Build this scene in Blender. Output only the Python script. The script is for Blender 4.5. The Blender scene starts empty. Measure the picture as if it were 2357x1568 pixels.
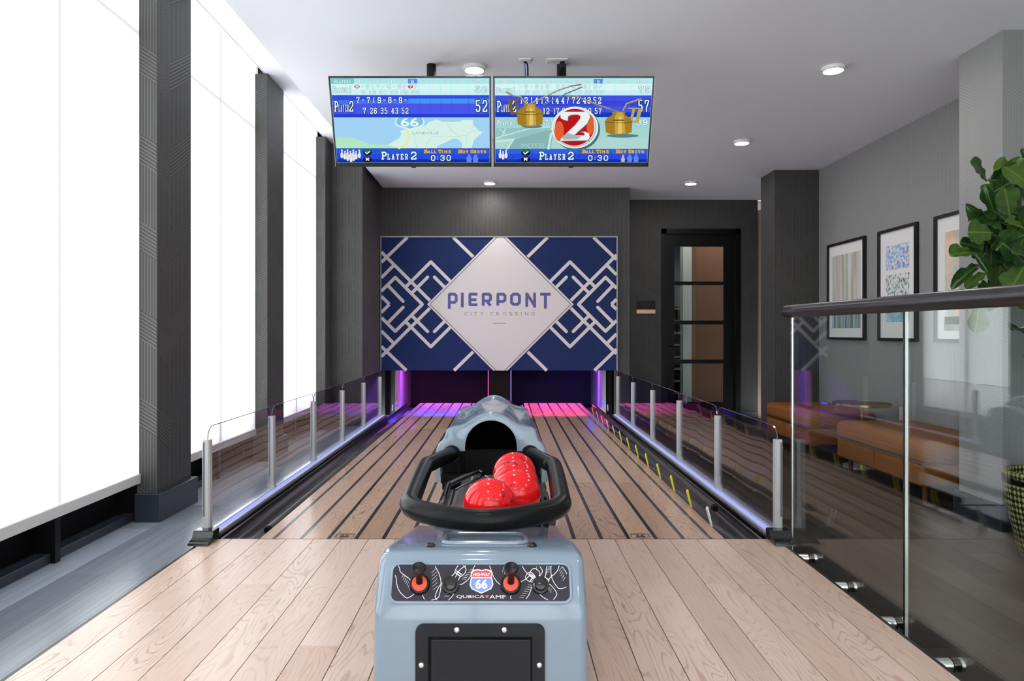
import bpy, bmesh, math, random
from mathutils import Vector, Matrix, Euler

random.seed(7)
S = bpy.context.scene
COL = S.collection

# ------------------------------------------------------------------ camera
F = 1600.0            # focal length in photo pixels (2357 wide)
VX, VY = 1161.0, 764.0  # vanishing point of the lanes
H = 0.92              # camera height above the bowling deck (deck top is z = 0)
cam_d = bpy.data.cameras.new('camera')
cam = bpy.data.objects.new('camera', cam_d)
COL.objects.link(cam)
cam.location = (0, 0, H)
cam.rotation_euler = (math.pi / 2, 0, 0)
cam_d.sensor_width = 36.0
cam_d.lens = 36.0 * F / 2357.0
cam_d.shift_x = (2357 / 2 - VX) / 2357.0
cam_d.shift_y = (VY - 1568 / 2) / 2357.0
cam_d.clip_start = 0.02
S.camera = cam

# ------------------------------------------------------------------ daylight and exposure
BLIND_GLOW = 0.45     # part of the blinds' daylight put in as emission of the fabric
LAMP_GLOW = 170.0      # ceiling discs
world = bpy.data.worlds.new('daylight')
S.world = world
world.use_nodes = True
bg = world.node_tree.nodes['Background']
bg.inputs[0].default_value = (0.90, 0.96, 1.0, 1)
bg.inputs[1].default_value = 6.0
S.view_settings.view_transform = 'Standard'
S.view_settings.look = 'None'
S.view_settings.gamma = 1
S.view_settings.exposure = 0.0
S.view_settings.use_curve_mapping = False
S.cycles.max_bounces = 8
S.cycles.diffuse_bounces = 4
S.cycles.glossy_bounces = 5
S.cycles.transparent_max_bounces = 16
S.cycles.caustics_reflective = False
S.cycles.caustics_refractive = False
S.cycles.sample_clamp_indirect = 6.0


def px(x, d):
    return (x - VX) * d / F


def pz(y, d):
    return H - (y - VY) * d / F


# ------------------------------------------------------------------ node helpers
def new_mat(name):
    m = bpy.data.materials.new(name)
    m.use_nodes = True
    nt = m.node_tree
    return m, nt, nt.nodes['Principled BSDF'], nt.nodes['Material Output']


def lin(c):
    if isinstance(c, str):
        c = tuple(int(c[i:i + 2], 16) / 255 for i in (0, 2, 4))
        return tuple((v / 12.92 if v <= 0.04045 else ((v + 0.055) / 1.055) ** 2.4) for v in c) + (1,)
    return tuple(c) + (1,) if len(c) == 3 else tuple(c)


_mats = {}


def pm(name, color, rough=0.5, metal=0.0, spec=0.5, coat=0.0, bump=None, emit=None, estr=0.0):
    if name in _mats:
        return _mats[name]
    m, nt, b, o = new_mat(name)
    b.inputs['Base Color'].default_value = lin(color)
    b.inputs['Roughness'].default_value = rough
    b.inputs['Metallic'].default_value = metal
    b.inputs['Specular IOR Level'].default_value = spec
    b.inputs['Coat Weight'].default_value = coat
    b.inputs['Coat Roughness'].default_value = 0.04
    if emit is not None:
        b.inputs['Emission Color'].default_value = lin(emit)
        b.inputs['Emission Strength'].default_value = estr
    if bump:
        sc, st = bump
        tc = nt.nodes.new('ShaderNodeTexCoord')
        n = nt.nodes.new('ShaderNodeTexNoise')
        n.inputs['Scale'].default_value = sc
        n.inputs['Detail'].default_value = 3
        bp = nt.nodes.new('ShaderNodeBump')
        bp.inputs['Strength'].default_value = st
        bp.inputs['Distance'].default_value = 0.004
        nt.links.new(tc.outputs['Object'], n.inputs['Vector'])
        nt.links.new(n.outputs['Fac'], bp.inputs['Height'])
        nt.links.new(bp.outputs['Normal'], b.inputs['Normal'])
    _mats[name] = m
    return m


def em(name, color, strength=1.0, sample=False):
    if name in _mats:
        return _mats[name]
    m, nt, b, o = new_mat(name)
    nt.nodes.remove(b)
    e = nt.nodes.new('ShaderNodeEmission')
    e.inputs[0].default_value = lin(color)
    e.inputs[1].default_value = strength
    nt.links.new(e.outputs[0], o.inputs['Surface'])
    if not sample:
        m.cycles.emission_sampling = 'NONE'
    _mats[name] = m
    return m


class NT:
    """tiny node-graph helper"""

    def __init__(self, nt):
        self.nt = nt

    def node(self, t, **kw):
        n = self.nt.nodes.new(t)
        for k, v in kw.items():
            setattr(n, k, v)
        return n

    def put(self, sock, v):
        if hasattr(v, 'is_linked') or isinstance(v, bpy.types.NodeSocket):
            self.nt.links.new(v, sock)
        else:
            sock.default_value = v

    def m(self, op, a, b=None, c=None):
        n = self.node('ShaderNodeMath', operation=op)
        self.put(n.inputs[0], a)
        if b is not None:
            self.put(n.inputs[1], b)
        if c is not None:
            self.put(n.inputs[2], c)
        return n.outputs[0]

    def mix(self, f, a, b):
        n = self.node('ShaderNodeMix', data_type='RGBA')
        self.put(n.inputs[0], f)
        self.put(n.inputs[6], a)
        self.put(n.inputs[7], b)
        return n.outputs[2]

    def comb(self, x, y, z):
        n = self.node('ShaderNodeCombineXYZ')
        for i, v in enumerate((x, y, z)):
            self.put(n.inputs[i], v)
        return n.outputs[0]

    def noise(self, vec, scale=1.0, detail=2.0, dist=0.0):
        n = self.node('ShaderNodeTexNoise')
        self.put(n.inputs['Vector'], vec)
        n.inputs['Scale'].default_value = scale
        n.inputs['Detail'].default_value = detail
        n.inputs['Distortion'].default_value = dist
        return n.outputs['Fac']

    def xyz(self, coord='Object'):
        tc = self.node('ShaderNodeTexCoord')
        s = self.node('ShaderNodeSeparateXYZ')
        self.nt.links.new(tc.outputs[coord], s.inputs[0])
        return s.outputs

    def rnd(self):
        return self.node('ShaderNodeObjectInfo').outputs['Random']

    def step(self, v, lo, hi):
        n = self.node('ShaderNodeMapRange', interpolation_type='SMOOTHSTEP')
        self.put(n.inputs[0], v)
        n.inputs[1].default_value = lo
        n.inputs[2].default_value = hi
        return n.outputs[0]


def wood(name, light, dark, line, rough=0.22, freq=150.0, strength=0.75, coat=0.0):
    m, nt, b, o = new_mat(name)
    g = NT(nt)
    x, y, z = g.xyz()
    r = g.rnd()
    off = g.m('MULTIPLY', r, 97.0)
    warp = g.noise(g.comb(g.m('MULTIPLY', x, 8.5), g.m('ADD', g.m('MULTIPLY', y, 1.25), off), off), 1.0, 1.6, 0.35)
    rings = g.m('SINE', g.m('MULTIPLY', warp, freq))
    lines = g.step(rings, 0.5, 1.0)
    thin = g.noise(g.comb(g.m('MULTIPLY', x, 120.0), g.m('ADD', g.m('MULTIPLY', y, 5.0), off), 0.0), 1.0, 2.0)
    lines = g.m('MULTIPLY', lines, g.step(thin, 0.2, 0.6))
    zone = g.noise(g.comb(g.m('MULTIPLY', x, 3.0), g.m('ADD', g.m('MULTIPLY', y, 0.9), off), 5.0), 1.0, 1.0)
    zone = g.m('MULTIPLY', g.step(zone, 0.25, 0.55), g.m('ADD', 0.2, g.m('MULTIPLY', 0.8, g.m('FRACT', g.m('MULTIPLY', r, 13.7)))))
    tone = g.m('ADD', g.m('MULTIPLY', g.m('FRACT', g.m('MULTIPLY', r, 7.3)), 0.7),
               g.m('MULTIPLY', g.noise(g.comb(g.m('MULTIPLY', x, 14.0), g.m('ADD', y, off), 2.0), 1.0, 3.0), 0.45))
    col = g.mix(tone, lin(light), lin(dark))
    fine = g.step(thin, 0.5, 0.8)
    col = g.mix(g.m('MULTIPLY', fine, 0.24), col, lin(line))
    col = g.mix(g.m('MULTIPLY', g.m('MULTIPLY', lines, zone), strength), col, lin(line))
    nt.links.new(col, b.inputs['Base Color'])
    b.inputs['Roughness'].default_value = rough
    b.inputs['Coat Weight'].default_value = coat
    b.inputs['Coat Roughness'].default_value = 0.12
    _mats[name] = m
    return m


def vinyl(name, light, dark, rough=0.3):
    m, nt, b, o = new_mat(name)
    g = NT(nt)
    x, y, z = g.xyz()
    r = g.rnd()
    off = g.m('MULTIPLY', r, 53.0)
    streak = g.noise(g.comb(g.m('MULTIPLY', x, 60.0), g.m('ADD', g.m('MULTIPLY', y, 1.6), off), off), 1.0, 4.0, 0.3)
    tone = g.m('ADD', g.m('MULTIPLY', r, 0.75), g.m('MULTIPLY', g.m('SUBTRACT', streak, 0.5), 0.7))
    tone = g.m('MAXIMUM', g.m('MINIMUM', tone, 1.0), 0.0)
    col = g.mix(tone, lin(dark), lin(light))
    nt.links.new(col, b.inputs['Base Color'])
    b.inputs['Roughness'].default_value = rough
    _mats[name] = m
    return m


def wallpaper(name, base, linec, amount=0.8):
    """grey paper printed with fine light stripes and zigzag bands"""
    m, nt, b, o = new_mat(name)
    g = NT(nt)
    x, y, z = g.xyz()
    u = g.m('ADD', g.m('ADD', x, y), 40.0)
    W, P = 0.27, 0.50
    fr = g.m('FRACT', g.m('DIVIDE', u, 2 * W))
    tri = g.m('MULTIPLY', g.m('ABSOLUTE', g.m('SUBTRACT', fr, 0.5)), 2 * W * 0.62)
    ph = g.m('ADD', z, g.m('ADD', tri, 10.0))
    side = g.m('GREATER_THAN', fr, 0.5)
    ph = g.m('ADD', ph, g.m('MULTIPLY', side, 0.11))
    inband = g.m('LESS_THAN', g.m('FRACT', g.m('DIVIDE', ph, P)), 0.34)
    sv = g.m('LESS_THAN', g.m('FRACT', g.m('DIVIDE', u, 0.0165)), 0.2)
    sd = g.m('LESS_THAN', g.m('FRACT', g.m('DIVIDE', ph, 0.0212)), 0.26)
    k = g.m('ADD', g.m('MULTIPLY', inband, sd), g.m('MULTIPLY', g.m('SUBTRACT', 1.0, inband), sv))
    col = g.mix(g.m('MULTIPLY', k, amount), lin(base), lin(linec))
    nt.links.new(col, b.inputs['Base Color'])
    rr = g.m('SUBTRACT', 0.62, g.m('MULTIPLY', k, 0.2))
    nt.links.new(rr, b.inputs['Roughness'])
    b.inputs['Specular IOR Level'].default_value = 0.4
    _mats[name] = m
    return m


def clear(name, tint=(1, 1, 1), ior=1.45, wav=0.0, wscale=3.0, gloss=(1, 1, 1), dens=0.0, dcol=(0.5, 0.5, 0.5)):
    """thin clear sheet: transparent, with mirror reflection by Fresnel"""
    m, nt, b, o = new_mat(name)
    nt.nodes.remove(b)
    g = NT(nt)
    t = g.node('ShaderNodeBsdfTransparent')
    t.inputs[0].default_value = lin(tint)
    gl = g.node('ShaderNodeBsdfGlossy')
    gl.inputs[0].default_value = lin(gloss)
    gl.inputs['Roughness'].default_value = 0.0
    lw = g.node('ShaderNodeLayerWeight')
    f0 = ((ior - 1) / (ior + 1)) ** 2
    fac = g.m('ADD', f0, g.m('MULTIPLY', 1 - f0, g.m('POWER', lw.outputs['Facing'], 5.0)))
    if wav > 0:
        tc = g.node('ShaderNodeTexCoord')
        mp = g.node('ShaderNodeMapping')
        mp.inputs['Scale'].default_value = (1, 1, 0.6)
        nt.links.new(tc.outputs['Object'], mp.inputs[0])
        n = g.node('ShaderNodeTexNoise')
        n.inputs['Scale'].default_value = wscale
        n.inputs['Detail'].default_value = 0.5
        nt.links.new(mp.outputs[0], n.inputs['Vector'])
        bp = g.node('ShaderNodeBump')
        bp.inputs['Strength'].default_value = wav
        bp.inputs['Distance'].default_value = 0.02
        nt.links.new(n.outputs['Fac'], bp.inputs['Height'])
        nt.links.new(bp.outputs['Normal'], gl.inputs['Normal'])
    mx = g.node('ShaderNodeMixShader')
    nt.links.new(fac, mx.inputs[0])
    nt.links.new(t.outputs[0], mx.inputs[1])
    nt.links.new(gl.outputs[0], mx.inputs[2])
    nt.links.new(mx.outputs[0], o.inputs['Surface'])
    _mats[name] = m
    return m


# ------------------------------------------------------------------ mesh helpers
class MB:
    def __init__(self, mat=None):
        self.v = []
        self.f = []
        self.mat = mat
        self.zstep = 0.0
        self.zc = 0.0

    def add(self, vs, fs):
        n = len(self.v)
        if self.mat is not None:
            vs = [self.mat @ Vector(p) for p in vs]
        self.v += [tuple(p) for p in vs]
        self.f += [tuple(i + n for i in f) for f in fs]
        return self

    def box(self, x0, x1, y0, y1, z0, z1):
        return self.add([(x0, y0, z0), (x1, y0, z0), (x1, y1, z0), (x0, y1, z0), (x0, y0, z1), (x1, y0, z1), (x1, y1, z1), (x0, y1, z1)],
                        [(0, 3, 2, 1), (4, 5, 6, 7), (0, 1, 5, 4), (1, 2, 6, 5), (2, 3, 7, 6), (3, 0, 4, 7)])

    def prism(self, pts, axis, a, b):
        """polygon pts (2D) extruded along axis from a to b"""
        def p3(p, t):
            if axis == 'x':
                return (t, p[0], p[1])
            if axis == 'y':
                return (p[0], t, p[1])
            return (p[0], p[1], t)
        n = len(pts)
        vs = [p3(p, a) for p in pts] + [p3(p, b) for p in pts]
        fs = [tuple(range(n)), tuple(range(2 * n - 1, n - 1, -1))]
        fs += [(i, i + n, (i + 1) % n + n, (i + 1) % n) for i in range(n)]
        return self.add(vs, fs)

    def sheet(self, pts, axis, a, b):
        """open profile pts swept along axis (no caps)"""
        def p3(p, t):
            if axis == 'x':
                return (t, p[0], p[1])
            if axis == 'y':
                return (p[0], t, p[1])
            return (p[0], p[1], t)
        n = len(pts)
        vs = [p3(p, a) for p in pts] + [p3(p, b) for p in pts]
        return self.add(vs, [(i, i + 1, i + 1 + n, i + n) for i in range(n - 1)])

    def lathe(self, prof, c=(0, 0, 0), axis='z', n=24, cap=True):
        vs, fs = [], []
        k = len(prof)
        for i in range(n):
            a = 2 * math.pi * i / n
            ca, sa = math.cos(a), math.sin(a)
            for r, h in prof:
                if axis == 'z':
                    p = (c[0] + r * ca, c[1] + r * sa, c[2] + h)
                elif axis == 'y':
                    p = (c[0] + r * ca, c[1] + h, c[2] + r * sa)
                else:
                    p = (c[0] + h, c[1] + r * ca, c[2] + r * sa)
                vs.append(p)
        for i in range(n):
            j = (i + 1) % n
            for q in range(k - 1):
                fs.append((i * k + q, j * k + q, j * k + q + 1, i * k + q + 1))
        if cap:
            fs.append(tuple(i * k for i in range(n - 1, -1, -1)))
            fs.append(tuple(i * k + k - 1 for i in range(n)))
        return self.add(vs, fs)

    def tube(self, path, r, n=12, closed=False):
        path = [Vector(p) for p in path]
        N = len(path)
        rs = r if isinstance(r, (list, tuple)) else [r] * N
        vs, fs = [], []
        up = Vector((0, 0, 1))
        for i, p in enumerate(path):
            if closed:
                t = path[(i + 1) % N] - path[i - 1]
            else:
                t = path[min(i + 1, N - 1)] - path[max(i - 1, 0)]
            t.normalize()
            a = t.cross(up)
            if a.length < 1e-4:
                a = t.cross(Vector((1, 0, 0)))
            a.normalize()
            b = a.cross(t)
            for k in range(n):
                an = 2 * math.pi * k / n
                vs.append(p + a * rs[i] * math.cos(an) + b * rs[i] * math.sin(an))
        for i in range(N if closed else N - 1):
            j = (i + 1) % N
            for k in range(n):
                l = (k + 1) % n
                fs.append((i * n + k, i * n + l, j * n + l, j * n + k))
        if not closed:
            fs.append(tuple(range(n - 1, -1, -1)))
            fs.append(tuple((N - 1) * n + k for k in range(n)))
        return self.add(vs, fs)

    def poly(self, pts):
        return self.add(pts, [tuple(range(len(pts)))])

    # flat drawing in the local xy plane (z = 0)
    def ribbon(self, pts, w, closed=False, caps=True, z=0.0):
        P = [Vector((p[0], p[1])) for p in pts]
        n = len(P)
        for i in range(n if closed else n - 1):
            a, b = P[i], P[(i + 1) % n]
            d = b - a
            if d.length < 1e-9:
                continue
            d.normalize()
            s = Vector((-d.y, d.x)) * w / 2
            self.zc += self.zstep
            z = self.zc if self.zstep else z
            self.add([(a.x - s.x, a.y - s.y, z), (b.x - s.x, b.y - s.y, z), (b.x + s.x, b.y + s.y, z), (a.x + s.x, a.y + s.y, z)], [(0, 1, 2, 3)])
        if caps:
            for p in P:
                self.zc += self.zstep
                z = self.zc if self.zstep else z
                self.disc(p.x, p.y, w / 2, 8, z)
        return self

    def disc(self, x, y, r, n=24, z=0.0, ry=None):
        ry = r if ry is None else ry
        return self.add([(x + r * math.cos(2 * math.pi * i / n), y + ry * math.sin(2 * math.pi * i / n), z) for i in range(n)], [tuple(range(n))])

    def rect(self, x0, x1, y0, y1, z=0.0):
        return self.add([(x0, y0, z), (x1, y0, z), (x1, y1, z), (x0, y1, z)], [(0, 1, 2, 3)])

    def mesh(self, name='mesh', smooth=False, bevel=None, fix=True):
        me = bpy.data.meshes.new(name)
        me.from_pydata(self.v, [], self.f)
        bm = bmesh.new()
        bm.from_mesh(me)
        if fix:
            bmesh.ops.recalc_face_normals(bm, faces=bm.faces)
        if bevel:
            w, seg = bevel
            bmesh.ops.remove_doubles(bm, verts=bm.verts, dist=1e-6)
            es = [e for e in bm.edges if len(e.link_faces) == 2 and e.calc_face_angle(0) > 0.4]
            bmesh.ops.bevel(bm, geom=es, offset=w, segments=seg, affect='EDGES', profile=0.5, clamp_overlap=True)
        bm.to_mesh(me)
        bm.free()
        if smooth:
            for p in me.polygons:
                p.use_smooth = True
            try:
                me.set_sharp_from_angle(angle=math.radians(smooth if smooth is not True else 40))
            except Exception:
                pass
        return me


def obj(name, mb, mat, parent=None, smooth=False, bevel=None, fix=True, loc=None):
    me = mb.mesh(name, smooth, bevel, fix) if isinstance(mb, MB) else mb
    o = bpy.data.objects.new(name, me)
    if mat is not None and not me.materials:
        me.materials.append(mat)
    COL.objects.link(o)
    if loc is not None:
        o.location = loc
    if parent is not None:
        o.parent = parent
        if parent.get('_loc') is not None:
            o.matrix_parent_inverse = Matrix.Translation(-Vector(parent['_loc']))
    return o


def tag(o, label, cat, group=None, kind=None):
    o['label'] = label
    o['category'] = cat
    if group:
        o['group'] = group
    if kind:
        o['kind'] = kind
    return o


def thing(name, label, cat, loc=(0, 0, 0), group=None, kind=None):
    o = bpy.data.objects.new(name, None)
    COL.objects.link(o)
    o.location = loc
    o.empty_display_size = 0.05
    o['_loc'] = list(loc)
    return tag(o, label, cat, group, kind)


def bx(x0, x1, y0, y1, z0, z1):
    return MB().box(x0, x1, y0, y1, z0, z1)


def rrect(x0, x1, y0, y1, r, n=6):
    pts = []
    for cx, cy, a0 in ((x1 - r, y1 - r, 0), (x0 + r, y1 - r, 90), (x0 + r, y0 + r, 180), (x1 - r, y0 + r, 270)):
        for i in range(n + 1):
            a = math.radians(a0 + 90 * i / n)
            pts.append((cx + r * math.cos(a), cy + r * math.sin(a)))
    return pts


_tcache = {}


def text_poly(body, offset=0.0, shear=0.0):
    """glyph outlines of the built-in font as (verts2d, faces, bounds)"""
    key = (body, offset, shear)
    if key not in _tcache:
        cu = bpy.data.curves.new('lettering', 'FONT')
        cu.body = body
        cu.offset = offset
        cu.shear = shear
        cu.resolution_u = 3
        to = bpy.data.objects.new('lettering', cu)
        COL.objects.link(to)
        me = bpy.data.meshes.new_from_object(to)
        vs = [(v.co.x, v.co.y) for v in me.vertices]
        fs = [tuple(p.vertices) for p in me.polygons]
        bpy.data.objects.remove(to)
        bpy.data.curves.remove(cu)
        bpy.data.meshes.remove(me)
        _tcache[key] = (vs, fs)
    return _tcache[key]


def put_text(mb, body, x0, x1, y0, y1, offset=0.0, z=0.0, grow=0.0):
    """fit text into the box; y0 is the baseline side; box measured on the plain glyphs"""
    vs0, _ = text_poly(body, 0.0)
    ax0, ax1 = min(v[0] for v in vs0), max(v[0] for v in vs0)
    ay0, ay1 = min(v[1] for v in vs0), max(v[1] for v in vs0)
    vs, fs = text_poly(body, offset)
    sx = (x1 - x0) / max(ax1 - ax0, 1e-6)
    sy = (y1 - y0) / max(ay1 - ay0, 1e-6)
    mb.add([(x0 + (v[0] - ax0) * sx, y0 + (v[1] - ay0) * sy, z) for v in vs], fs)


# slab-serif block letters for the score displays (strokes on a unit box)
GL = {
    '0': [[(.22, 0), (.78, 0), (1, .2), (1, .8), (.78, 1), (.22, 1), (0, .8), (0, .2), (.22, 0)]],
    '1': [[(.15, .8), (.5, 1), (.5, 0)], [(.1, 0), (.9, 0)]],
    '2': [[(0, .74), (0, .82), (.22, 1), (.78, 1), (1, .82), (1, .6), (0, .14), (0, 0), (1, 0), (1, .2)]],
    '3': [[(0, .8), (.2, 1), (.8, 1), (1, .83), (1, .66), (.8, .53), (.4, .53)], [(.8, .53), (1, .4), (1, .18), (.8, 0), (.2, 0), (0, .2)]],
    '4': [[(.74, 0), (.74, 1), (0, .34), (0, .28), (1, .28)], [(.5, 0), (1, 0)]],
    '5': [[(.95, 1), (.05, 1), (.05, .56), (.72, .58), (1, .42), (1, .2), (.76, 0), (.2, 0), (0, .2)]],
    '6': [[(1, .8), (.78, 1), (.22, 1), (0, .8), (0, .2), (.22, 0), (.78, 0), (1, .2), (1, .4), (.78, .56), (0, .5)]],
    '7': [[(0, .76), (0, 1), (1, 1), (1, .86), (.45, .4), (.45, 0)]],
    '8': [[(.22, .53), (.05, .68), (.05, .85), (.22, 1), (.78, 1), (.95, .85), (.95, .68), (.78, .53), (.22, .53), (0, .38), (0, .18), (.22, 0), (.78, 0), (1, .18), (1, .38), (.78, .53)]],
    '9': [[(0, .2), (.22, 0), (.78, 0), (1, .2), (1, .8), (.78, 1), (.22, 1), (0, .8), (0, .6), (.22, .44), (1, .5)]],
    'P': [[(.2, 0), (.2, 1), (.75, 1), (1, .85), (1, .62), (.75, .46), (.2, .46)], [(0, 0), (.42, 0)], [(0, 1), (.3, 1)]],
    'L': [[(.22, 1), (.22, 0), (1, 0), (1, .22)], [(0, 1), (.45, 1)], [(0, 0), (.3, 0)]],
    'A': [[(.1, 0), (.5, 1), (.9, 0)], [(.27, .32), (.73, .32)], [(-.05, 0), (.28, 0)], [(.72, 0), (1.05, 0)]],
    'Y': [[(.1, 1), (.5, .48), (.9, 1)], [(.5, .48), (.5, 0)], [(.28, 0), (.72, 0)], [(-.05, 1), (.25, 1)], [(.75, 1), (1.05, 1)]],
    'E': [[(1, .22), (1, 0), (.2, 0), (.2, 1), (1, 1), (1, .78)], [(.2, .5), (.7, .5)], [(0, 0), (.3, 0)], [(0, 1), (.3, 1)]],
    'F': [[(.25, 0), (.2, 0), (.2, 1), (1, 1), (1, .78)], [(.2, .5), (.7, .5)], [(0, 0), (.45, 0)], [(0, 1), (.3, 1)]],
    'R': [[(.2, 0), (.2, 1), (.72, 1), (.95, .86), (.95, .62), (.72, .48), (.2, .48)], [(.6, .48), (.95, 0), (1.05, 0)], [(0, 0), (.42, 0)], [(0, 1), (.3, 1)]],
    'S': [[(1, .8), (.78, 1), (.22, 1), (0, .82), (0, .66), (.22, .54), (.78, .46), (1, .35), (1, .18), (.78, 0), (.22, 0), (0, .2)]],
    'T': [[(0, .76), (0, 1), (1, 1), (1, .76)], [(.5, 1), (.5, 0)], [(.28, 0), (.72, 0)]],
    'B': [[(.2, 0), (.2, 1), (.75, 1), (.95, .86), (.95, .66), (.75, .52), (.2, .52)], [(.75, .52), (1, .38), (1, .15), (.78, 0), (.2, 0)], [(0, 0), (.3, 0)], [(0, 1), (.3, 1)]],
    'I': [[(.5, 0), (.5, 1)], [(.1, 0), (.9, 0)], [(.1, 1), (.9, 1)]],
    'M': [[(.15, 0), (.15, 1), (.5, .35), (.85, 1), (.85, 0)], [(0, 0), (.3, 0)], [(.7, 0), (1, 0)], [(0, 1), (.15, 1)], [(.85, 1), (1, 1)]],
    'H': [[(.2, 0), (.2, 1)], [(.8, 0), (.8, 1)], [(.2, .5), (.8, .5)], [(0, 0), (.4, 0)], [(.6, 0), (1, 0)], [(0, 1), (.4, 1)], [(.6, 1), (1, 1)]],
    'X': [[(.1, 0), (.9, 1)], [(.1, 1), (.9, 0)], [(0, 0), (.3, 0)], [(.7, 0), (1, 0)], [(0, 1), (.3, 1)], [(.7, 1), (1, 1)]],
    '/': [[(.05, 0), (.95, 1)]], '-': [[(0, .5), (1, .5)]], ':': [[(.5, .22), (.5, .26)], [(.5, .68), (.5, .72)]],
}
GL['O'] = GL['0']
GW = {'I': 0.55, 'M': 1.35, '1': 0.62, ':': 0.3, '-': 0.6, '/': 0.6}


def slab(mb, s, x0, x1, y0, y1, wf=0.17, grow=0.0):
    """letters in the box; y0 is the top edge, y1 the baseline (y grows downwards)"""
    h = abs(y1 - y0)
    if s == '-':
        w = max(h, 7.0) + grow * 40
        mb.ribbon([(x0, (y0 + y1) / 2), (x1, (y0 + y1) / 2)], w, caps=False)
        return
    ws = [GW.get(c, 1.0) for c in s]
    gap = 0.42
    unit = (x1 - x0) / (sum(ws) + gap * (len(s) - 1))
    w = min(wf * h, 0.27 * unit)
    x = x0
    for c, cw in zip(s, ws):
        a = x + w * 0.5 if cw > 0.5 else x
        b = x + cw * unit - (w * 0.5 if cw > 0.5 else 0)
        for st in GL[c]:
            mb.ribbon([(a + (b - a) * q[0], y1 - w / 2 - (h - w) * q[1]) for q in st], w + grow * h, caps=True)
        x += (cw + gap) * unit

# ------------------------------------------------------------------ materials
M_PAPER = wallpaper('grey striped wallpaper', (0.046, 0.044, 0.043), (0.17, 0.17, 0.168), 0.5)
M_PAPER_LIT = wallpaper('grey zigzag wallpaper', (0.25, 0.25, 0.252), (0.46, 0.46, 0.455), 0.28)  # same wallpaper again, window light painted in as a paler colour
M_PLAIN = pm('plain dark grey paint', (0.06, 0.057, 0.055), 0.6, spec=0.3)
M_CEIL = pm('ceiling paint', (0.88, 0.89, 0.95), 0.75, spec=0.2, bump=(120, 0.05))
M_NAVY = pm('navy black base paint', (0.022, 0.027, 0.042), 0.35, spec=0.5)
M_BLACK = pm('black metal', (0.005, 0.005, 0.0055), 0.35, spec=0.25)
M_BLACKG = pm('black gloss plastic', (0.006, 0.006, 0.007), 0.12)
M_MATTE = pm('matte black', (0.003, 0.003, 0.0035), 0.7, spec=0.12)
M_ALU = pm('brushed aluminium', (0.50, 0.51, 0.53), 0.32, metal=0.3)
M_STEEL = pm('polished steel', (0.7, 0.69, 0.66), 0.14, metal=1.0)
M_WOOD_A = wood('approach oak', (0.69, 0.535, 0.455), (0.55, 0.385, 0.30), (0.30, 0.135, 0.075), rough=0.30, strength=0.7)
M_WOOD_L = wood('lane oak', (0.56, 0.385, 0.285), (0.40, 0.255, 0.18), (0.19, 0.085, 0.045), rough=0.2, strength=0.65)
M_STRIPE = pm('lane stripe black', (0.018, 0.016, 0.017), 0.22)
M_VINYL_W = vinyl('grey oak vinyl', (0.38, 0.42, 0.485), (0.17, 0.19, 0.225), 0.24)  # bluish tint stands in for window light mirrored on the planks
M_VINYL_L = vinyl('grey brown oak vinyl', (0.075, 0.062, 0.055), (0.022, 0.017, 0.015), 0.42)
M_VINYL_L.node_tree.nodes['Principled BSDF'].inputs['Specular IOR Level'].default_value = 0.14

CZ = 2.758           # main ceiling
LF = -0.15           # floor strip on the window side
RF = -0.29           # lounge floor
XW = -2.066          # blind plane
SIGN_Y = 8.86        # back wall plane
BACK = -1.8          # assumed wall behind the camera, set close so its windows give more light

# ---- approach deck: planks
DX0, DX1, FOUL = -1.319, 1.203, 3.086
deck = thing('floor_approach', 'pale oak plank approach deck in front of the two lanes', 'floor', (0, 0, -0.02), kind='structure')
obj('deck_base', bx(DX0, DX1, BACK, FOUL, -0.29, -0.014), M_MATTE, deck)
seams = [DX0] + [-1.087 + k * 0.1212 for k in range(-1, 19)] + [DX1]
seams = sorted(s for s in seams if DX0 <= s <= DX1)
_pl = {}
for i in range(len(seams) - 1):
    w = seams[i + 1] - seams[i]
    ys = [FOUL, FOUL - random.choice((0.55, 0.8, 1.05, 1.2)), 0.62, -0.6, BACK]
    ys = sorted(set(ys))
    for a, b in zip(ys, ys[1:]):
        key = (round(w, 4), round(b - a, 4))
        if key not in _pl:
            _pl[key] = MB().box(-w / 2 + 0.0014, w / 2 - 0.0014, 0, b - a - 0.0004, -0.012, 0).mesh('plank')
            _pl[key].materials.append(M_WOOD_A)
        obj('plank', _pl[key], None, deck, loc=((seams[i] + seams[i + 1]) / 2, a, 0))
obj('edge_trim', bx(DX0 - 0.014, DX0, BACK, FOUL - 0.03, -0.15, -0.001), M_BLACK, deck)
obj('edge_trim', bx(DX1, DX1 + 0.012, BACK, FOUL - 0.03, -0.29, -0.001), M_BLACK, deck)
obj('foul_line', bx(DX0 + 0.02, DX1 - 0.02, FOUL - 0.003, FOUL + 0.003, -0.01, 0.0006), M_STRIPE, deck)


def vinyl_floor(name, label, x0, x1, y0, y1, z, mat, w=0.185, L=1.22):
    f = thing(name, label, 'floor', ((x0 + x1) / 2, (y0 + y1) / 2, z), kind='structure')
    obj('subfloor', bx(x0, x1, y0, y1, z - 0.05, z - 0.004), M_MATTE, f)
    cache = {}
    n = int(math.ceil((x1 - x0) / w))
    for i in range(n):
        a, b = x0 + i * w, min(x0 + (i + 1) * w, x1)
        st = y0 - random.random() * L
        y = st
        while y < y1:
            ya, yb = max(y, y0), min(y + L, y1)
            y += L
            if yb - ya < 0.02:
                continue
            k = (round(b - a, 4), round(yb - ya, 4))
            if k not in cache:
                cache[k] = MB().box(0.0006, b - a - 0.0006, 0.0005, yb - ya - 0.0005, -0.004, 0).mesh('plank')
                cache[k].materials.append(mat)
            obj('plank', cache[k], None, f, loc=(a, ya, z))
    return f


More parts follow.
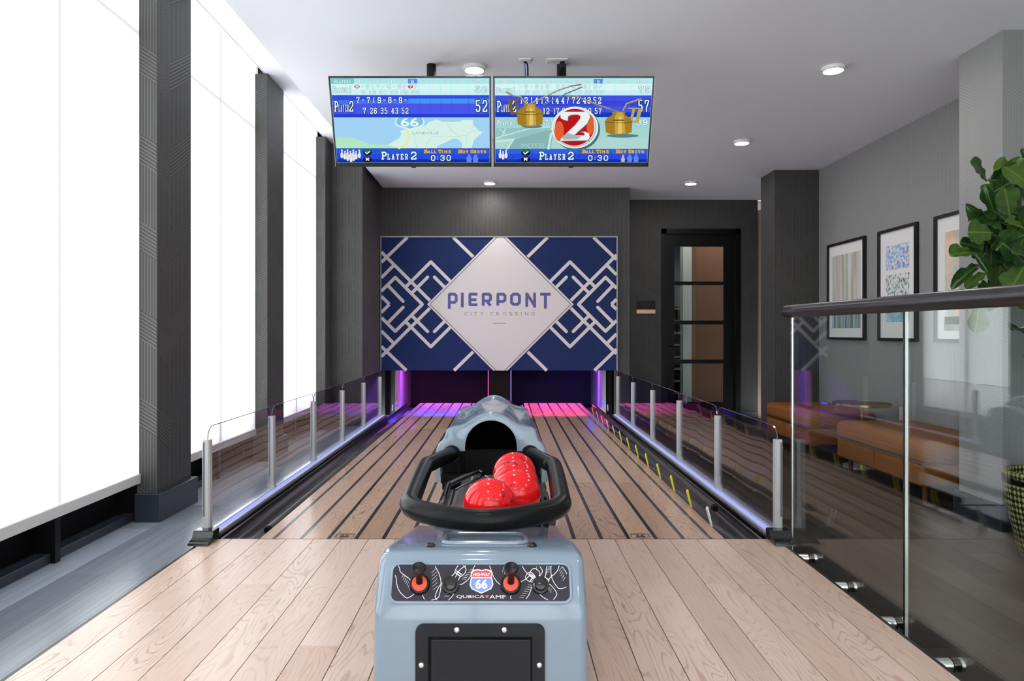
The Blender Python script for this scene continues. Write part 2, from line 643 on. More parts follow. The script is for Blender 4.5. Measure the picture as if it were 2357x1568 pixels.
vinyl_floor('floor_window_side', 'grey vinyl plank floor strip running under the tall windows', -2.30, DX0 - 0.014, 0.6, 8.86, LF, M_VINYL_W)
vinyl_floor('floor_lounge', 'grey brown vinyl plank floor of the lounge behind the glass railing', DX1 + 0.012, 3.62, 0.6, 9.66, RF, M_VINYL_L)
tag(obj('floor_rear', MB().box(-2.3, DX0 - 0.014, BACK, 0.6, LF - 0.05, LF).box(DX1 + 0.012, 3.62, BACK, 0.6, RF - 0.05, RF), pm('light rear floor', (0.5, 0.46, 0.43), 0.5)),  # unseen floor, coloured pale to bounce more light onto the ceiling
    'plain grey floor behind the photographer, out of view', 'floor', kind='structure')

# ---- ceilings
tag(obj('ceiling', bx(-1.549, 3.9, BACK, 9.72, CZ, CZ + 0.12), M_CEIL), 'smooth pale grey main ceiling carrying the round lamps', 'ceiling', kind='structure')
tag(obj('ceiling_pocket', MB().box(-1.989, -1.5, BACK, 8.9, 3.064, 3.14).box(-1.56, -1.54, BACK, 8.9, CZ + 0.12, 3.064), M_CEIL),
    'raised pale ceiling pocket along the window wall', 'ceiling', kind='structure')
tag(obj('ceiling_slot', MB().box(-2.35, -1.989, BACK, 8.9, 3.2, 3.28).box(-1.995, -1.985, BACK, 8.9, 3.064, 3.2), M_CEIL),
    'narrow blind slot in the ceiling above the windows', 'ceiling', kind='structure')

# ---- window wall
COLS = [-1.56, 0.27, 2.10, 3.93, 5.76, 7.62]
CD = 0.426
tag(obj('wall_left', MB().box(-2.5, -2.12, 7.9, 8.9, LF, 3.3), M_PLAIN),
    'dark solid ends of the window wall', 'wall', kind='structure')
for i, y in enumerate(COLS):
    c = thing('column', 'wallpapered column with dark base between window bays' if i < 3 else
              ['wallpapered column standing beside the first full window bay', 'wallpapered column behind the clear lane barrier, mid window wall',
               'wallpapered column beside the dark pier near the pin end'][i - 3], 'column', (-2.05, y + CD / 2, LF), kind='structure')
    obj('shaft', bx(-2.078, -1.963, y, y + CD, LF, 3.06), M_PAPER, c, bevel=(0.004, 2))
    obj('core', bx(-2.24, -2.08, y - 0.001, y + CD + 0.001, LF, 3.2), M_BLACK, c)
    obj('base', bx(-2.19 + 0.115, -1.932, y - 0.033, y + CD + 0.03, LF, 0.009), M_NAVY, c, bevel=(0.004, 2))
M_BLIND, _nt, _b, _o = new_mat('backlit roller blind fabric')
_nt.nodes.remove(_b)
_g = NT(_nt)
_e = _g.node('ShaderNodeEmission')
_e.inputs[0].default_value = (1.0, 0.985, 0.97, 1)
_e.inputs[1].default_value = BLIND_GLOW
_t = _g.node('ShaderNodeBsdfTranslucent')
_t.inputs[0].default_value = (0.80, 0.79, 0.78, 1)
_a = _g.node('ShaderNodeAddShader')
_nt.links.new(_e.outputs[0], _a.inputs[0])
_nt.links.new(_t.outputs[0], _a.inputs[1])
_nt.links.new(_a.outputs[0], _o.inputs['Surface'])
M_HEM = pm('blind hem bar', (0.72, 0.68, 0.66), 0.6)
M_PANE = clear('window glass', (0.95, 0.97, 0.97))
BAYS = [(COLS[i] + CD, COLS[i + 1]) for i in range(5)]  # first two bays are unseen, assumed and added for their light
NAMES = ['roller blind in a bay behind the photographer'] + ['roller blind in the bay beside the photographer', 'widest looking glowing roller blind, beside the dark baseboard',
         'glowing roller blind between two columns behind the lane barrier', 'narrow glowing roller blind nearest the pin end of the lanes']
WNAMES = ['tall window in black frame out of view behind'] + ['tall window in black frame next to photographer', 'tall window in black frame with low sill beside the approach',
          'tall window in black frame between two columns', 'tall window in black frame nearest the pins']
for i, (a, b) in enumerate(BAYS):
    w = thing('window_%d' % (i + 1), WNAMES[i], 'window', (-2.2, (a + b) / 2, LF), kind='structure')
    mid = (a + b) / 2
    obj('frame', MB().box(-2.24, -2.15, a - 0.02, b + 0.02, LF, LF + 0.04).box(-2.24, -2.15, a - 0.02, b + 0.02, 3.14, 3.2)
        .box(-2.24, -2.15, a - 0.02, a + 0.05, LF, 3.2).box(-2.24, -2.15, b - 0.05, b + 0.02, LF, 3.2), M_BLACK, w)
    obj('mullion', bx(-2.24, -2.074, mid - 0.020, mid + 0.020, LF, 3.2), M_BLACK, w)
    obj('transom', bx(-2.24, -2.074, a, b, 2.585, 2.625), M_BLACK, w)
    obj('kick_panel', bx(-2.21, -2.17, a, b, LF, 0.16), M_MATTE, w)
    for (p, q) in ((a + 0.05, mid - 0.03), (mid + 0.03, b - 0.05)):
        obj('pane', bx(-2.20, -2.194, p, q, 0.16, 2.56), M_PANE, w)
        obj('pane', bx(-2.20, -2.194, p, q, 2.64, 3.14), M_PANE, w)
    tr = obj('sill_trim', bx(-2.17, -2.095, a - 0.0, b, LF, LF + 0.045), M_NAVY, w, bevel=(0.003, 1))
    bl = thing('roller_blind', NAMES[i], 'blind', (XW, mid, 0.067), 'roller blinds on the window wall')
    obj('fabric', bx(XW - 0.001, XW + 0.001, a - 0.06, b + 0.06, 0.115, 3.2), M_BLIND, bl)
    obj('hem_bar', bx(XW - 0.012, XW + 0.012, a - 0.0, b, 0.064, 0.118), M_HEM, bl, bevel=(0.004, 2))

# ---- pier, back wall with the sign, door wall
tag(obj('wall_pier', MB().prism([(-2.3, 7.90), (-1.614, 7.90), (-1.573, SIGN_Y + 0.02), (-2.3, SIGN_Y + 0.02)], 'z', LF, 3.06), M_PAPER),
    'dark wallpapered pier between last window and the sign wall', 'wall', kind='structure')
wb = thing('wall_back', 'dark striped wall around the blue sign', 'wall', (0, SIGN_Y + 0.1, 0), kind='structure')
obj('wall_face', bx(-1.6, 1.595, SIGN_Y, SIGN_Y + 0.12, 2.10, CZ + 0.02), M_PAPER, wb)
obj('wall_face', bx(1.40, 1.595, SIGN_Y, 9.72, RF, 2.10), M_PAPER, wb)
obj('wall_face', bx(-1.6, -1.40, SIGN_Y, 9.0, 0.45, 2.10), M_PAPER, wb)
DW = 9.67
DA, DB = px(1522, DW), px(1704, DW)
DT = pz(527, DW)
wd = thing('wall_door', 'dark wallpapered wall holding the glazed door', 'wall', (2.6, DW, RF), kind='structure')
obj('wall_face', bx(1.50, DA, DW, DW + 0.12, RF, CZ), M_PAPER, wd)
obj('wall_face', bx(DB, px(1744, DW), DW, DW + 0.12, RF, CZ), M_PAPER, wd)
obj('wall_face', bx(DA, DB, DW, DW + 0.12, DT, CZ), M_PAPER, wd)
obj('baseboard', MB().box(1.50, DA, DW - 0.015, DW, RF, RF + 0.10).box(DB, px(1744, DW), DW - 0.015, DW, RF, RF + 0.10), M_NAVY, wd)
d1 = thing('door_1', 'black door with four stacked glass panes', 'door', ((DA + DB) / 2, DW, RF), kind='structure')
obj('frame', MB().box(DA, DA + 0.07, DW - 0.02, DW + 0.12, RF, DT).box(DB - 0.07, DB, DW - 0.02, DW + 0.12, RF, DT).box(DA, DB, DW - 0.02, DW + 0.12, DT - 0.07, DT), M_BLACK, d1)
GA, GB = px(1553, DW), px(1667, DW)
obj('stile', bx(DA + 0.07, GA, DW + 0.02, DW + 0.06, RF + 0.01, DT - 0.07), M_BLACK, d1)
obj('stile', bx(GB, DB - 0.07, DW + 0.02, DW + 0.06, RF + 0.01, DT - 0.07), M_BLACK, d1)
rows = [(567, 648), (656, 738), (747, 828), (837, 926)]
zs = [(pz(a, DW), pz(b, DW)) for a, b in rows]
edges = [DT - 0.07] + [v for ab in zs for v in ab] + [RF + 0.01]
for k in range(0, len(edges), 2):
    obj('rail', bx(GA, GB, DW + 0.02, DW + 0.06, edges[k + 1], edges[k]), M_BLACK, d1)
M_DGLASS = clear('door glass', (0.93, 0.95, 0.95))
for a, b in zs:
    obj('pane', bx(GA, GB, DW + 0.037, DW + 0.043, b, a), M_DGLASS, d1)
hd = MB().lathe([(0.022, 0), (0.022, 0.012)], (GA - 0.06, DW + 0.008, 0.72), 'y', 16)
hd.tube([(GA - 0.06, DW + 0.01, 0.72), (GA - 0.06, DW - 0.03, 0.72), (GA + 0.05, DW - 0.03, 0.72)], 0.009, 8)
obj('handle', hd, M_BLACK, d1)

# ---- room beyond the door
tag(obj('wall_beyond', MB().box(1.3, 1.4, 9.8, 14, RF, CZ).box(1.3, 4.2, 13.6, 13.7, RF, CZ).box(4.2, 4.3, 9.8, 13.7, RF, CZ), pm('cool grey paint', (0.30, 0.37, 0.40), 0.6)),
    'cool grey wall of the room beyond the glazed door', 'wall', kind='structure')
tag(obj('ceiling_beyond', bx(1.3, 4.3, 9.79, 13.7, CZ, CZ + 0.1), M_CEIL), 'ceiling of the room beyond the glazed door', 'ceiling', kind='structure')
tag(obj('floor_beyond', bx(1.3, 4.3, 9.67, 13.7, RF - 0.05, RF), pm('teal grey floor', (0.16, 0.22, 0.25), 0.4)), 'grey floor of the room beyond the glazed door', 'floor', kind='structure')
tag(obj('partition', bx(px(1591, 10.5), 4.2, 10.5, 10.6, RF, CZ), pm('warm brown panel', (0.22, 0.115, 0.07), 0.7, spec=0.1)), 'warm brown partition seen through the door glass', 'wall', kind='structure')
tag(obj('post', bx(px(1571, 10.45), px(1591, 10.45), 10.42, 10.6, RF, CZ), pm('pale green white paint', (0.62, 0.66, 0.62), 0.5)), 'pale post beside the brown partition behind the door', 'post', kind='structure')
sh = thing('shelf_rack', 'dark rack with pale shelf edges seen through the door glass', 'shelf', (2.3, 11.6, RF))
for k in range(8):
    z = RF + 0.18 + k * 0.2
    obj('shelf', bx(2.0, 2.98, 11.5, 11.9, z, z + 0.025), pm('pale shelf edge', (0.5, 0.56, 0.58), 0.4), sh)
obj('back_panel', bx(2.0, 2.98, 11.88, 11.92, RF, 1.35), M_MATTE, sh)
for x in (2.0, 2.96):
    obj('upright', bx(x, x + 0.02, 11.5, 11.9, RF, 1.35), M_BLACK, sh)

# ---- right wall, far pier, near column
RX = 3.569
tag(obj('wall_right', bx(RX, RX + 0.15, BACK, 8.0, RF, CZ), M_PAPER_LIT), 'grey zigzag wallpaper wall with three framed prints', 'wall', kind='structure')
tag(obj('wall_far_pier', bx(3.066, RX + 0.15, 7.886, 8.31, RF, CZ), M_PAPER), 'wallpapered pier at the end of the bench wall', 'wall', kind='structure')
tag(obj('wall_passage', MB().box(3.9, 4.0, 8.31, 9.8, RF, CZ).box(3.6, 4.0, 8.25, 8.31, RF, CZ), M_PLAIN), 'dark passage wall beside the door', 'wall', kind='structure')
tag(obj('wall_tan', bx(px(1744.5, DW), 3.9, DW + 0.02, DW + 0.1, RF, 2.6), pm('tan wall paint', (0.42, 0.30, 0.21), 0.6)), 'narrow tan wall strip at the dark passage', 'wall', kind='structure')
c = thing('column', 'pale lit wallpapered column behind the fig plant', 'column', (3.3, 4.43, RF), kind='structure')
obj('shaft', bx(3.03, RX, 4.23, 4.634, RF, CZ), M_PAPER_LIT, c, bevel=(0.003, 1))
obj('base', bx(3.005, RX, 4.205, 4.66, RF, RF + 0.155), M_NAVY, c, bevel=(0.003, 1))
tag(obj('baseboard_right', bx(RX - 0.015, RX, 4.66, 7.886, RF, RF + 0.14), M_NAVY), 'navy baseboard under the framed prints', 'baseboard', kind='structure')
tag(obj('wall_pit', MB().box(-2.5, 1.5, 9.98, 10.05, -0.4, 3.3).box(-2.5, -1.62, 8.88, 9.98, -0.4, 3.3).box(-2.5, -2.28, 7.9, 9.98, -0.4, 3.3).box(1.40, 1.5, 8.9, 10.0, -0.4, 2.7).box(-2.5, 1.5, 8.9, 10.0, 2.7, 2.75), M_PLAIN),
    'dark wall closing the pin end behind the sign', 'wall', kind='structure')
# unseen rear windows, assumed, their glowing blinds added to light console and near ceiling
wr = thing('window_6', 'glazed rear end of the room behind the photographer', 'window', (0.8, BACK, RF), kind='structure')
RX0, RX1 = -1.5, 3.5
obj('frame', MB().box(RX0, RX1, BACK - 0.08, BACK - 0.03, 2.68, 2.74).box(RX0, RX1, BACK - 0.08, BACK - 0.03, RF, RF + 0.12), M_BLACK, wr)
for q in range(5):
    xq = RX0 + q * (RX1 - RX0 - 0.08) / 4
    obj('mullion', bx(xq, xq + 0.08, BACK - 0.08, BACK - 0.03, RF, 2.74), M_BLACK, wr)
for q in range(4):
    xq = RX0 + q * (RX1 - RX0 - 0.08) / 4
    obj('pane', bx(xq + 0.08, xq + (RX1 - RX0 - 0.08) / 4, BACK - 0.06, BACK - 0.055, RF + 0.12, 2.68), M_PANE, wr)
    bl = thing('roller_blind', 'glowing roller blind on the rear windows behind the photographer', 'blind', (xq + 0.65, BACK, 0), 'rear roller blinds')
    obj('fabric', bx(xq + 0.05, xq + (RX1 - RX0) / 4 - 0.01, BACK - 0.015, BACK - 0.013, RF + 0.12, 2.70), M_BLIND, bl)  # unseen blind, its glow added to brighten the near area
tag(obj('wall_rear', MB().box(-2.5, RX0, BACK - 0.1, BACK, RF, 3.3).box(RX1, 3.9, BACK - 0.1, BACK, RF, 3.3).box(RX0, RX1, BACK - 0.1, BACK, 2.74, 3.3), pm('rear wall paint', (0.72, 0.71, 0.70), 0.7, spec=0.2)),
    'off white wall around the rear windows behind the photographer', 'wall', kind='structure')

# ------------------------------------------------------------------ bowling lanes
LANE_END = 8.98
lanes = [(-1.087, -0.355, 'oak bowling lane with black stripes on the window side', -1), (0.249, 0.979, 'oak bowling lane with black stripes and yellow bumper tabs on both edges', 1)]
splits = [FOUL + 0.004, 4.25, 5.42, 6.59, 7.76, LANE_END]
for (x0, x1, lab, sd) in lanes:
    ln = thing('bowling_lane', lab, 'bowling lane', ((x0 + x1) / 2, 6.0, 0), 'striped bowling lanes')
    obj('lane_bed', bx(x0, x1, FOUL, LANE_END, -0.11, -0.013), M_MATTE, ln)
    st = [x0 + 0.061 + k * (x1 - x0 - 0.122) / 5 for k in range(6)]
    hw = 0.0088
    bxs = [x0] + [s + d for s in st for d in (-hw, hw)] + [x1]
    cache = {}
    for i in range(7):
        a, b = bxs[2 * i], bxs[2 * i + 1]
        for p, q in zip(splits, splits[1:]):
            k = (round(b - a, 4), round(q - p, 4))
            if k not in cache:
                cache[k] = MB().box(-(b - a) / 2, (b - a) / 2, 0, q - p, -0.012, 0).mesh('board')
                cache[k].materials.append(M_WOOD_L)
            obj('board', cache[k], None, ln, loc=((a + b) / 2, p, 0))
    sm = MB().box(-hw, hw, FOUL + 0.004, LANE_END, -0.012, 0.0).mesh('stripe')
    sm.materials.append(M_STRIPE)
    for s in st:
        obj('stripe', sm, None, ln, loc=(s, 0, 0))
    # route emblem printed near the foul line
    ex = px(792, 3.12) if sd < 0 else px(1475, 3.12)
    e = MB(Matrix.Translation((ex, 3.135, 0.0006)) @ Matrix.Scale(0.045, 4))
    sh_pts = [(-0.7, 0.75), (0.7, 0.75), (0.95, 0.45), (0.8, 0.1), (0.95, -0.35), (0.5, -0.75), (0, -0.9), (-0.5, -0.75), (-0.95, -0.35), (-0.8, 0.1), (-0.95, 0.45)]
    e.ribbon(sh_pts, 0.07, closed=True)
    e.ribbon([(-0.8, 0.4), (0.8, 0.4)], 0.05)
    put_text(e, 'HIGHWAY', -0.6, 0.6, 0.46, 0.66)
    put_text(e, '66', -0.42, 0.42, -0.6, 0.3, offset=0.03)
    obj('emblem', e, M_STRIPE, ln)

# gutters and division between the lanes
M_GUT = pm('charcoal gutter plastic', (0.018, 0.017, 0.019), 0.2)


def gutter(xa, xb, label, y1=LANE_END):
    n = 12
    w = (xb - xa) / 2
    prof = [(xa, -0.004)] + [((xa + xb) / 2 - w * 0.94 * math.cos(math.pi * i / n), -0.008 - 0.055 * math.sin(math.pi * i / n)) for i in range(n + 1)] + [(xb, -0.004), (xb, -0.11), (xa, -0.11)]
    tag(obj('gutter', MB().prism(prof, 'y', FOUL + 0.004, y1), M_GUT, smooth=True), label, 'gutter', 'lane gutters')


gutter(-1.268, -1.0875, 'dark gutter beside the window side lane, under the lit barrier')
gutter(0.9795, 1.152, 'dark gutter behind the yellow bumper tabs, under the lounge barrier')
gutter(-0.3545, -0.205, 'dark inner gutter of the window side lane')
gutter(0.099, 0.2485, 'dark inner gutter of the lane with yellow tabs')
dv = thing('lane_division', 'black capping strip between the two lanes behind the ball return', 'capping', (-0.053, 6, 0))
obj('body', bx(-0.204, 0.098, FOUL + 0.6, 8.89, -0.11, 0.004), M_GUT, dv, bevel=(0.004, 2))
obj('body_front', bx(-0.204, 0.098, FOUL + 0.004, FOUL + 0.6, -0.11, -0.0005), M_GUT, dv)
obj('end_box', bx(-0.02, 0.09, 8.2, 8.5, 0.004, 0.09), M_MATTE, dv)

# bumper rails
M_YEL = pm('yellow bumper tab', (0.80, 0.72, 0.01), 0.35)
M_WHT = pm('white bumper tab', (0.75, 0.75, 0.75), 0.4)


def bumper(xr, zr, y0, tabs_x, label, lean, r=0.017):
    t = thing('bumper_rail', label, 'bumper', (xr, 5.6, zr), 'lane bumper rails')
    obj('rail', MB().tube([(xr, y0, zr), (xr, LANE_END - 0.9, zr)], r, 12), pm('bumper rail plastic', (0.03, 0.028, 0.028), 0.3), t, smooth=True)
    obj('end_cap', MB().lathe([(0.0, -0.004), (r * 0.8, -0.004), (r * 1.08, 0.004), (r * 1.08, 0.02)], (xr, y0, zr), 'y', 12, cap=False), M_MATTE, t, smooth=True)
    if tabs_x is not None:
        ys = [3.31] + [3.67 + 0.362 * k for k in range(12)]
        prof = [(0.0, -0.004), (0.004, -0.004), (0.004 - lean * 0.018, 0.075), (-lean * 0.016, 0.088), (-lean * 0.022, 0.075)]
        ms = {}
        for i, y in enumerate(ys):
            k = 'w' if i == 0 else 'y'
            if k not in ms:
                ms[k] = MB().prism([(p[0], p[1]) for p in prof], 'y', -0.014, 0.014).mesh('tab')
                ms[k].materials.append(M_WHT if k == 'w' else M_YEL)
            obj('tab', ms[k], None, t, loc=(tabs_x, y, 0.0))


bumper(1.03, 0.058, 3.39, 0.984, 'raised bumper rail with yellow tabs beside the lounge barrier', 1)
bumper(0.20, 0.058, 3.55, 0.244, 'raised bumper rail with yellow tabs beside the ball return', -1)
bumper(-1.112, -0.012, 3.26, None, 'lowered black bumper rail in the gutter under the window side barrier', 1)
bumper(-0.33, -0.012, 3.55, None, 'lowered black bumper rail in the inner gutter of the window side lane', 1)

# ------------------------------------------------------------------ clear barriers along the lanes
M_ACRYL = clear('clear acrylic', (0.90, 0.885, 0.92), 1.49, wav=0.16, wscale=2.6)
M_ACEDGE = pm('acrylic edge', (0.05, 0.05, 0.06), 0.15)
M_LED = em('barrier led strip', (0.44, 0.47, 1.0), 1.0, sample=True)


def barrier(xc, sgn, label, ys):
    t = thing('lane_barrier', label, 'barrier', (xc, 5.2, 0), 'clear lane barriers')
    xi = xc - sgn * 0.057       # lane-side face
    a, b = sorted((xc + sgn * 0.03, xi))
    y0, y1 = ys[0] - 0.05, ys[-1] + 0.12
    obj('base_rail', bx(a, b, y0 + 0.04, y1, RF if sgn > 0 else LF, 0.012), M_BLACKG, t, bevel=(0.004, 2))
    l0, l1 = sorted((xc - sgn * 0.014, xc - sgn * 0.031))
    obj('led_strip', bx(l0, l1, ys[0] + 0.0, y1 - 0.05, 0.012, 0.026), M_LED, t)
    m0, m1 = sorted((xc - sgn * 0.010, xc + sgn * 0.004))
    obj('led_shield', bx(m0, m1, ys[0] + 0.0, y1 - 0.02, 0.012, 0.03), M_ALU, t)
    n0, n1 = sorted((xc - sgn * 0.036, xc - sgn * 0.042))
    obj('led_shield', bx(n0, n1, ys[0] + 0.0, y1 - 0.02, 0.010, 0.022), M_ALU, t)
    # end block
    e0, e1 = sorted((xc + sgn * 0.036, xi))
    prof = [(y0 - 0.075, 0.001), (y0 - 0.065, 0.014), (y0 - 0.03, 0.02), (y0 - 0.012, 0.05), (y0 + 0.045, 0.05), (y0 + 0.045, 0.001)]
    obj('end_block', MB().prism(prof, 'x', e0, e1), M_BLACKG, t, bevel=(0.004, 2))
    pmesh = MB().prism([(-0.017, -0.012), (-0.011, -0.018), (0.011, -0.018), (0.017, -0.012), (0.017, 0.012), (0.011, 0.018), (-0.011, 0.018), (-0.017, 0.012)], 'z', 0.012, 0.44).mesh('post')
    pmesh.materials.append(M_ALU)
    smesh = MB().box(-0.004, 0.004, -0.0190, -0.0170, 0.10, 0.43).mesh('slot')
    smesh.materials.append(pm('post slot', (0.12, 0.12, 0.13), 0.3))
    bmesh_ = MB().lathe([(0.0, -0.006), (0.006, -0.004), (0.007, 0.0)], (0, 0, 0), 'x', 10, cap=False).mesh('bolt')
    bmesh_.materials.append(M_STEEL)
    fmesh = MB().box(-0.022, 0.022, -0.026, 0.026, 0.0125, 0.018).box(-0.019, 0.019, -0.02, 0.02, 0.018, 0.05).mesh('foot')
    fmesh.materials.append(M_ALU)
    for y in ys:
        p = obj('post', pmesh, None, t, loc=(xc, y, 0))
        for nm, me in (('slot', smesh), ('foot', fmesh)):
            q = obj(nm, me, None)
            q.parent = p
            if nm == 'slot':
                q.location = (sgn * 0.008, 0, 0)
        for z in (0.05, 0.13, 0.40):
            q = obj('bolt', bmesh_, None)
            q.parent = p
            q.location = (sgn * 0.018, 0, z)
            q.rotation_euler = (0, 0, 0 if sgn < 0 else math.pi)
    for u, v in zip(ys, ys[1:]):
        a, b, r = u + 0.004, v - 0.004, 0.055
        pts = [(a, 0.035), (b, 0.035)]
        pts += [(b - r + r * math.cos(math.radians(q)), 0.495 - r + r * math.sin(math.radians(q))) for q in range(0, 91, 15)]
        pts += [(a + r - r * math.sin(math.radians(q)), 0.495 - r + r * math.cos(math.radians(q))) for q in range(0, 91, 15)]
        pn = obj('pane', MB().prism(pts, 'x', xc - 0.003, xc + 0.003), M_ACRYL, t)
        ed = MB().tube([(xc, p[0], p[1]) for p in pts[1:] + [pts[0]]], 0.0021, 6)
        obj('edge', ed, M_ACEDGE, pn)
    return t


barrier(-1.325, -1, 'clear acrylic lane barrier on grey posts beside the window wall', [3.10 + 0.862 * k for k in range(6)])
barrier(1.219, 1, 'clear acrylic lane barrier on grey posts beside the lounge', [3.10 + 0.874 * k for k in range(6)])

# ------------------------------------------------------------------ pin end
pe = thing('pinsetter', 'dark pin end housing glowing purple and blue under the sign', 'pinsetter', (0, 9.3, 0))
M_PANELP = pm('housing side panel', (0.30, 0.28, 0.32), 0.45)
obj('side_panel', bx(-1.40, -1.335, 8.90, 9.95, -0.12, 0.62), M_PANELP, pe)
obj('side_panel', bx(1.235, 1.30, 8.90, 9.95, -0.12, 0.62), M_PANELP, pe)
obj('outer_post', bx(-1.53, -1.47, 8.92, 9.0, LF, 0.6), M_MATTE, pe)
obj('outer_post', bx(1.32, 1.38, 8.92, 9.0, RF, 0.6), M_MATTE, pe)
dpx0, dpx1 = px(1125, 8.9), px(1175, 8.9)
obj('divider_panel', bx(dpx0, dpx1, 8.90, 9.95, -0.1, 0.62), pm('divider panel brown black', (0.012, 0.009, 0.008), 0.6, spec=0.1), pe)
obj('curtain', bx(-1.34, 1.24, 9.93, 9.96, -0.3, 0.62), pm('black felt curtain', (0.012, 0.011, 0.014), 0.9), pe)
obj('pit_floor', bx(-1.34, 1.24, LANE_END, 9.93, -0.3, -0.12), M_MATTE, pe)
obj('top_panel', bx(-1.45, 1.35, 8.95, 9.96, 0.66, 0.70), M_MATTE, pe)
obj('led_edge', bx(dpx0 - 0.012, dpx0, 8.895, 8.905, 0.0, 0.6), em('led edge pink', (0.75, 0.13, 0.5), 0.9, True), pe)
obj('led_edge', bx(dpx1, dpx1 + 0.012, 8.895, 8.905, 0.0, 0.6), em('led edge lilac', (0.42, 0.25, 0.75), 0.9, True), pe)
obj('led_edge', bx(px(913, 8.9), px(917, 8.9), 8.892, 8.90, -0.05, 0.6), em('led edge magenta', (0.55, 0.05, 0.55), 1.0, True), pe)
obj('led_edge', bx(px(920, 8.9), px(922, 8.9), 8.892, 8.90, -0.05, 0.6), em('led edge violet', (0.65, 0.12, 0.95), 1.0, True), pe)
obj('led_edge', bx(px(1376, 8.9), px(1378, 8.9), 8.892, 8.90, -0.05, 0.6), em('led edge lavender', (0.36, 0.20, 1.0), 1.0, True), pe)
obj('led_edge', bx(px(1380, 8.9), px(1385, 8.9), 8.892, 8.90, -0.05, 0.6), em('led edge mauve', (0.28, 0.07, 0.80), 1.0, True), pe)
for (x0, x1, c1, c2) in ((-1.2, -0.36, (0.10, 0.06, 1.0), (0.9, 0.05, 0.85)), (0.25, 1.1, (1.0, 0.03, 0.28), (0.22, 0.04, 1.0))):
    obj('led_bar', bx(x0, x1, 9.1, 9.112, 0.514, 0.526), em('led bar %.2f' % x0, c1, 1000.0 if x0 < 0 else 750.0, True), pe)
    obj('led_bar', bx(x0, x1, 8.975, 8.987, 0.495, 0.507), em('led bar top %.2f' % x0, c2, 300.0, True), pe)
    obj('led_shield', MB().box(x0, x1, 9.113, 9.116, 0.46, 0.66).box(x0, x1, 8.988, 8.991, 0.494, 0.66), M_MATTE, pe)  # hidden black plates added to keep LED light off the curtain
for (x, c) in ((-1.31, (0.75, 0.05, 0.8)), (1.21, (0.04, 0.04, 1.0))):
    obj('led_bar', bx(x - 0.005, x + 0.005, 9.0, 9.9, 0.60, 0.61), em('led side %.2f' % x, c, 90.0 if x > 0 else 55.0, True), pe)
for (x, sg) in ((-1.29, -1), (1.19, 1)):
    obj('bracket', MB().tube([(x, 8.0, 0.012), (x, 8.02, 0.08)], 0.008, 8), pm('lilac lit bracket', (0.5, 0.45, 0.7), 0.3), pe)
    obj('corner_led', bx(x - 0.01, x + 0.01, 8.25, 8.35, 0.06, 0.075), em('corner led blue', (0.02, 0.03, 1.0), 8.0, True), pe)

# ------------------------------------------------------------------ sign banner
SY = 8.80
SX0, SX1 = px(878, SY), px(1419, SY)
ST, SB = pz(546.5, SY), pz(853, SY)
sg = thing('banner_sign', 'navy banner with white diamond lettered PIERPONT CITY CROSSING over the lanes', 'sign', ((SX0 + SX1) / 2, SY, SB))
M_SIGNBLUE = pm('banner navy print', (0.020, 0.036, 0.125), 0.8, spec=0.12)
M_SIGNWHITE = pm('banner pale print', (0.78, 0.73, 0.74), 0.8, spec=0.15)
obj('board', bx(SX0, SX1, SY, SY + 0.05, SB, ST), M_SIGNBLUE, sg)
obj('frame', MB().box(SX0 - 0.012, SX1 + 0.012, SY - 0.012, SY + 0.055, ST, ST + 0.014).box(SX0 - 0.012, SX0, SY - 0.012, SY + 0.055, SB, ST).box(SX1, SX1 + 0.012, SY - 0.012, SY + 0.055, SB, ST),
    pm('sign frame metal', (0.35, 0.34, 0.34), 0.35, metal=0.7), sg)
k = (SX1 - SX0) / 2203.0
# drawing units: crop units with x right, y down, origin at the board corner (75,112)
DM = Matrix.Translation((SX0, SY - 0.0012, ST)) @ Matrix(((k, 0, 0, 0), (0, 0, -k, 0), (0, -k, 0, 0), (0, 0, 0, 1)))
OX, OY, BW, BH = 75.0, 112.0, 2203.0, (ST - SB) / k
CX, CY = 1190.0 - OX, 740.0 - OY


def clipseg(a, b):
    """clip a segment to the board"""
    x0, y0 = a
    x1, y1 = b
    t0, t1 = 0.0, 1.0
    for p, q in ((-(x1 - x0), x0), (x1 - x0, BW - x0), (-(y1 - y0), y0), (y1 - y0, BH - y0)):
        if abs(p) < 1e-9:
            if q < 0:
                return None
        else:
            r = q / p
            if p < 0:
                t0 = max(t0, r)
            else:
                t1 = min(t1, r)
    if t0 >= t1:
        return None
    return (x0 + t0 * (x1 - x0), y0 + t0 * (y1 - y0)), (x0 + t1 * (x1 - x0), y0 + t1 * (y1 - y0))


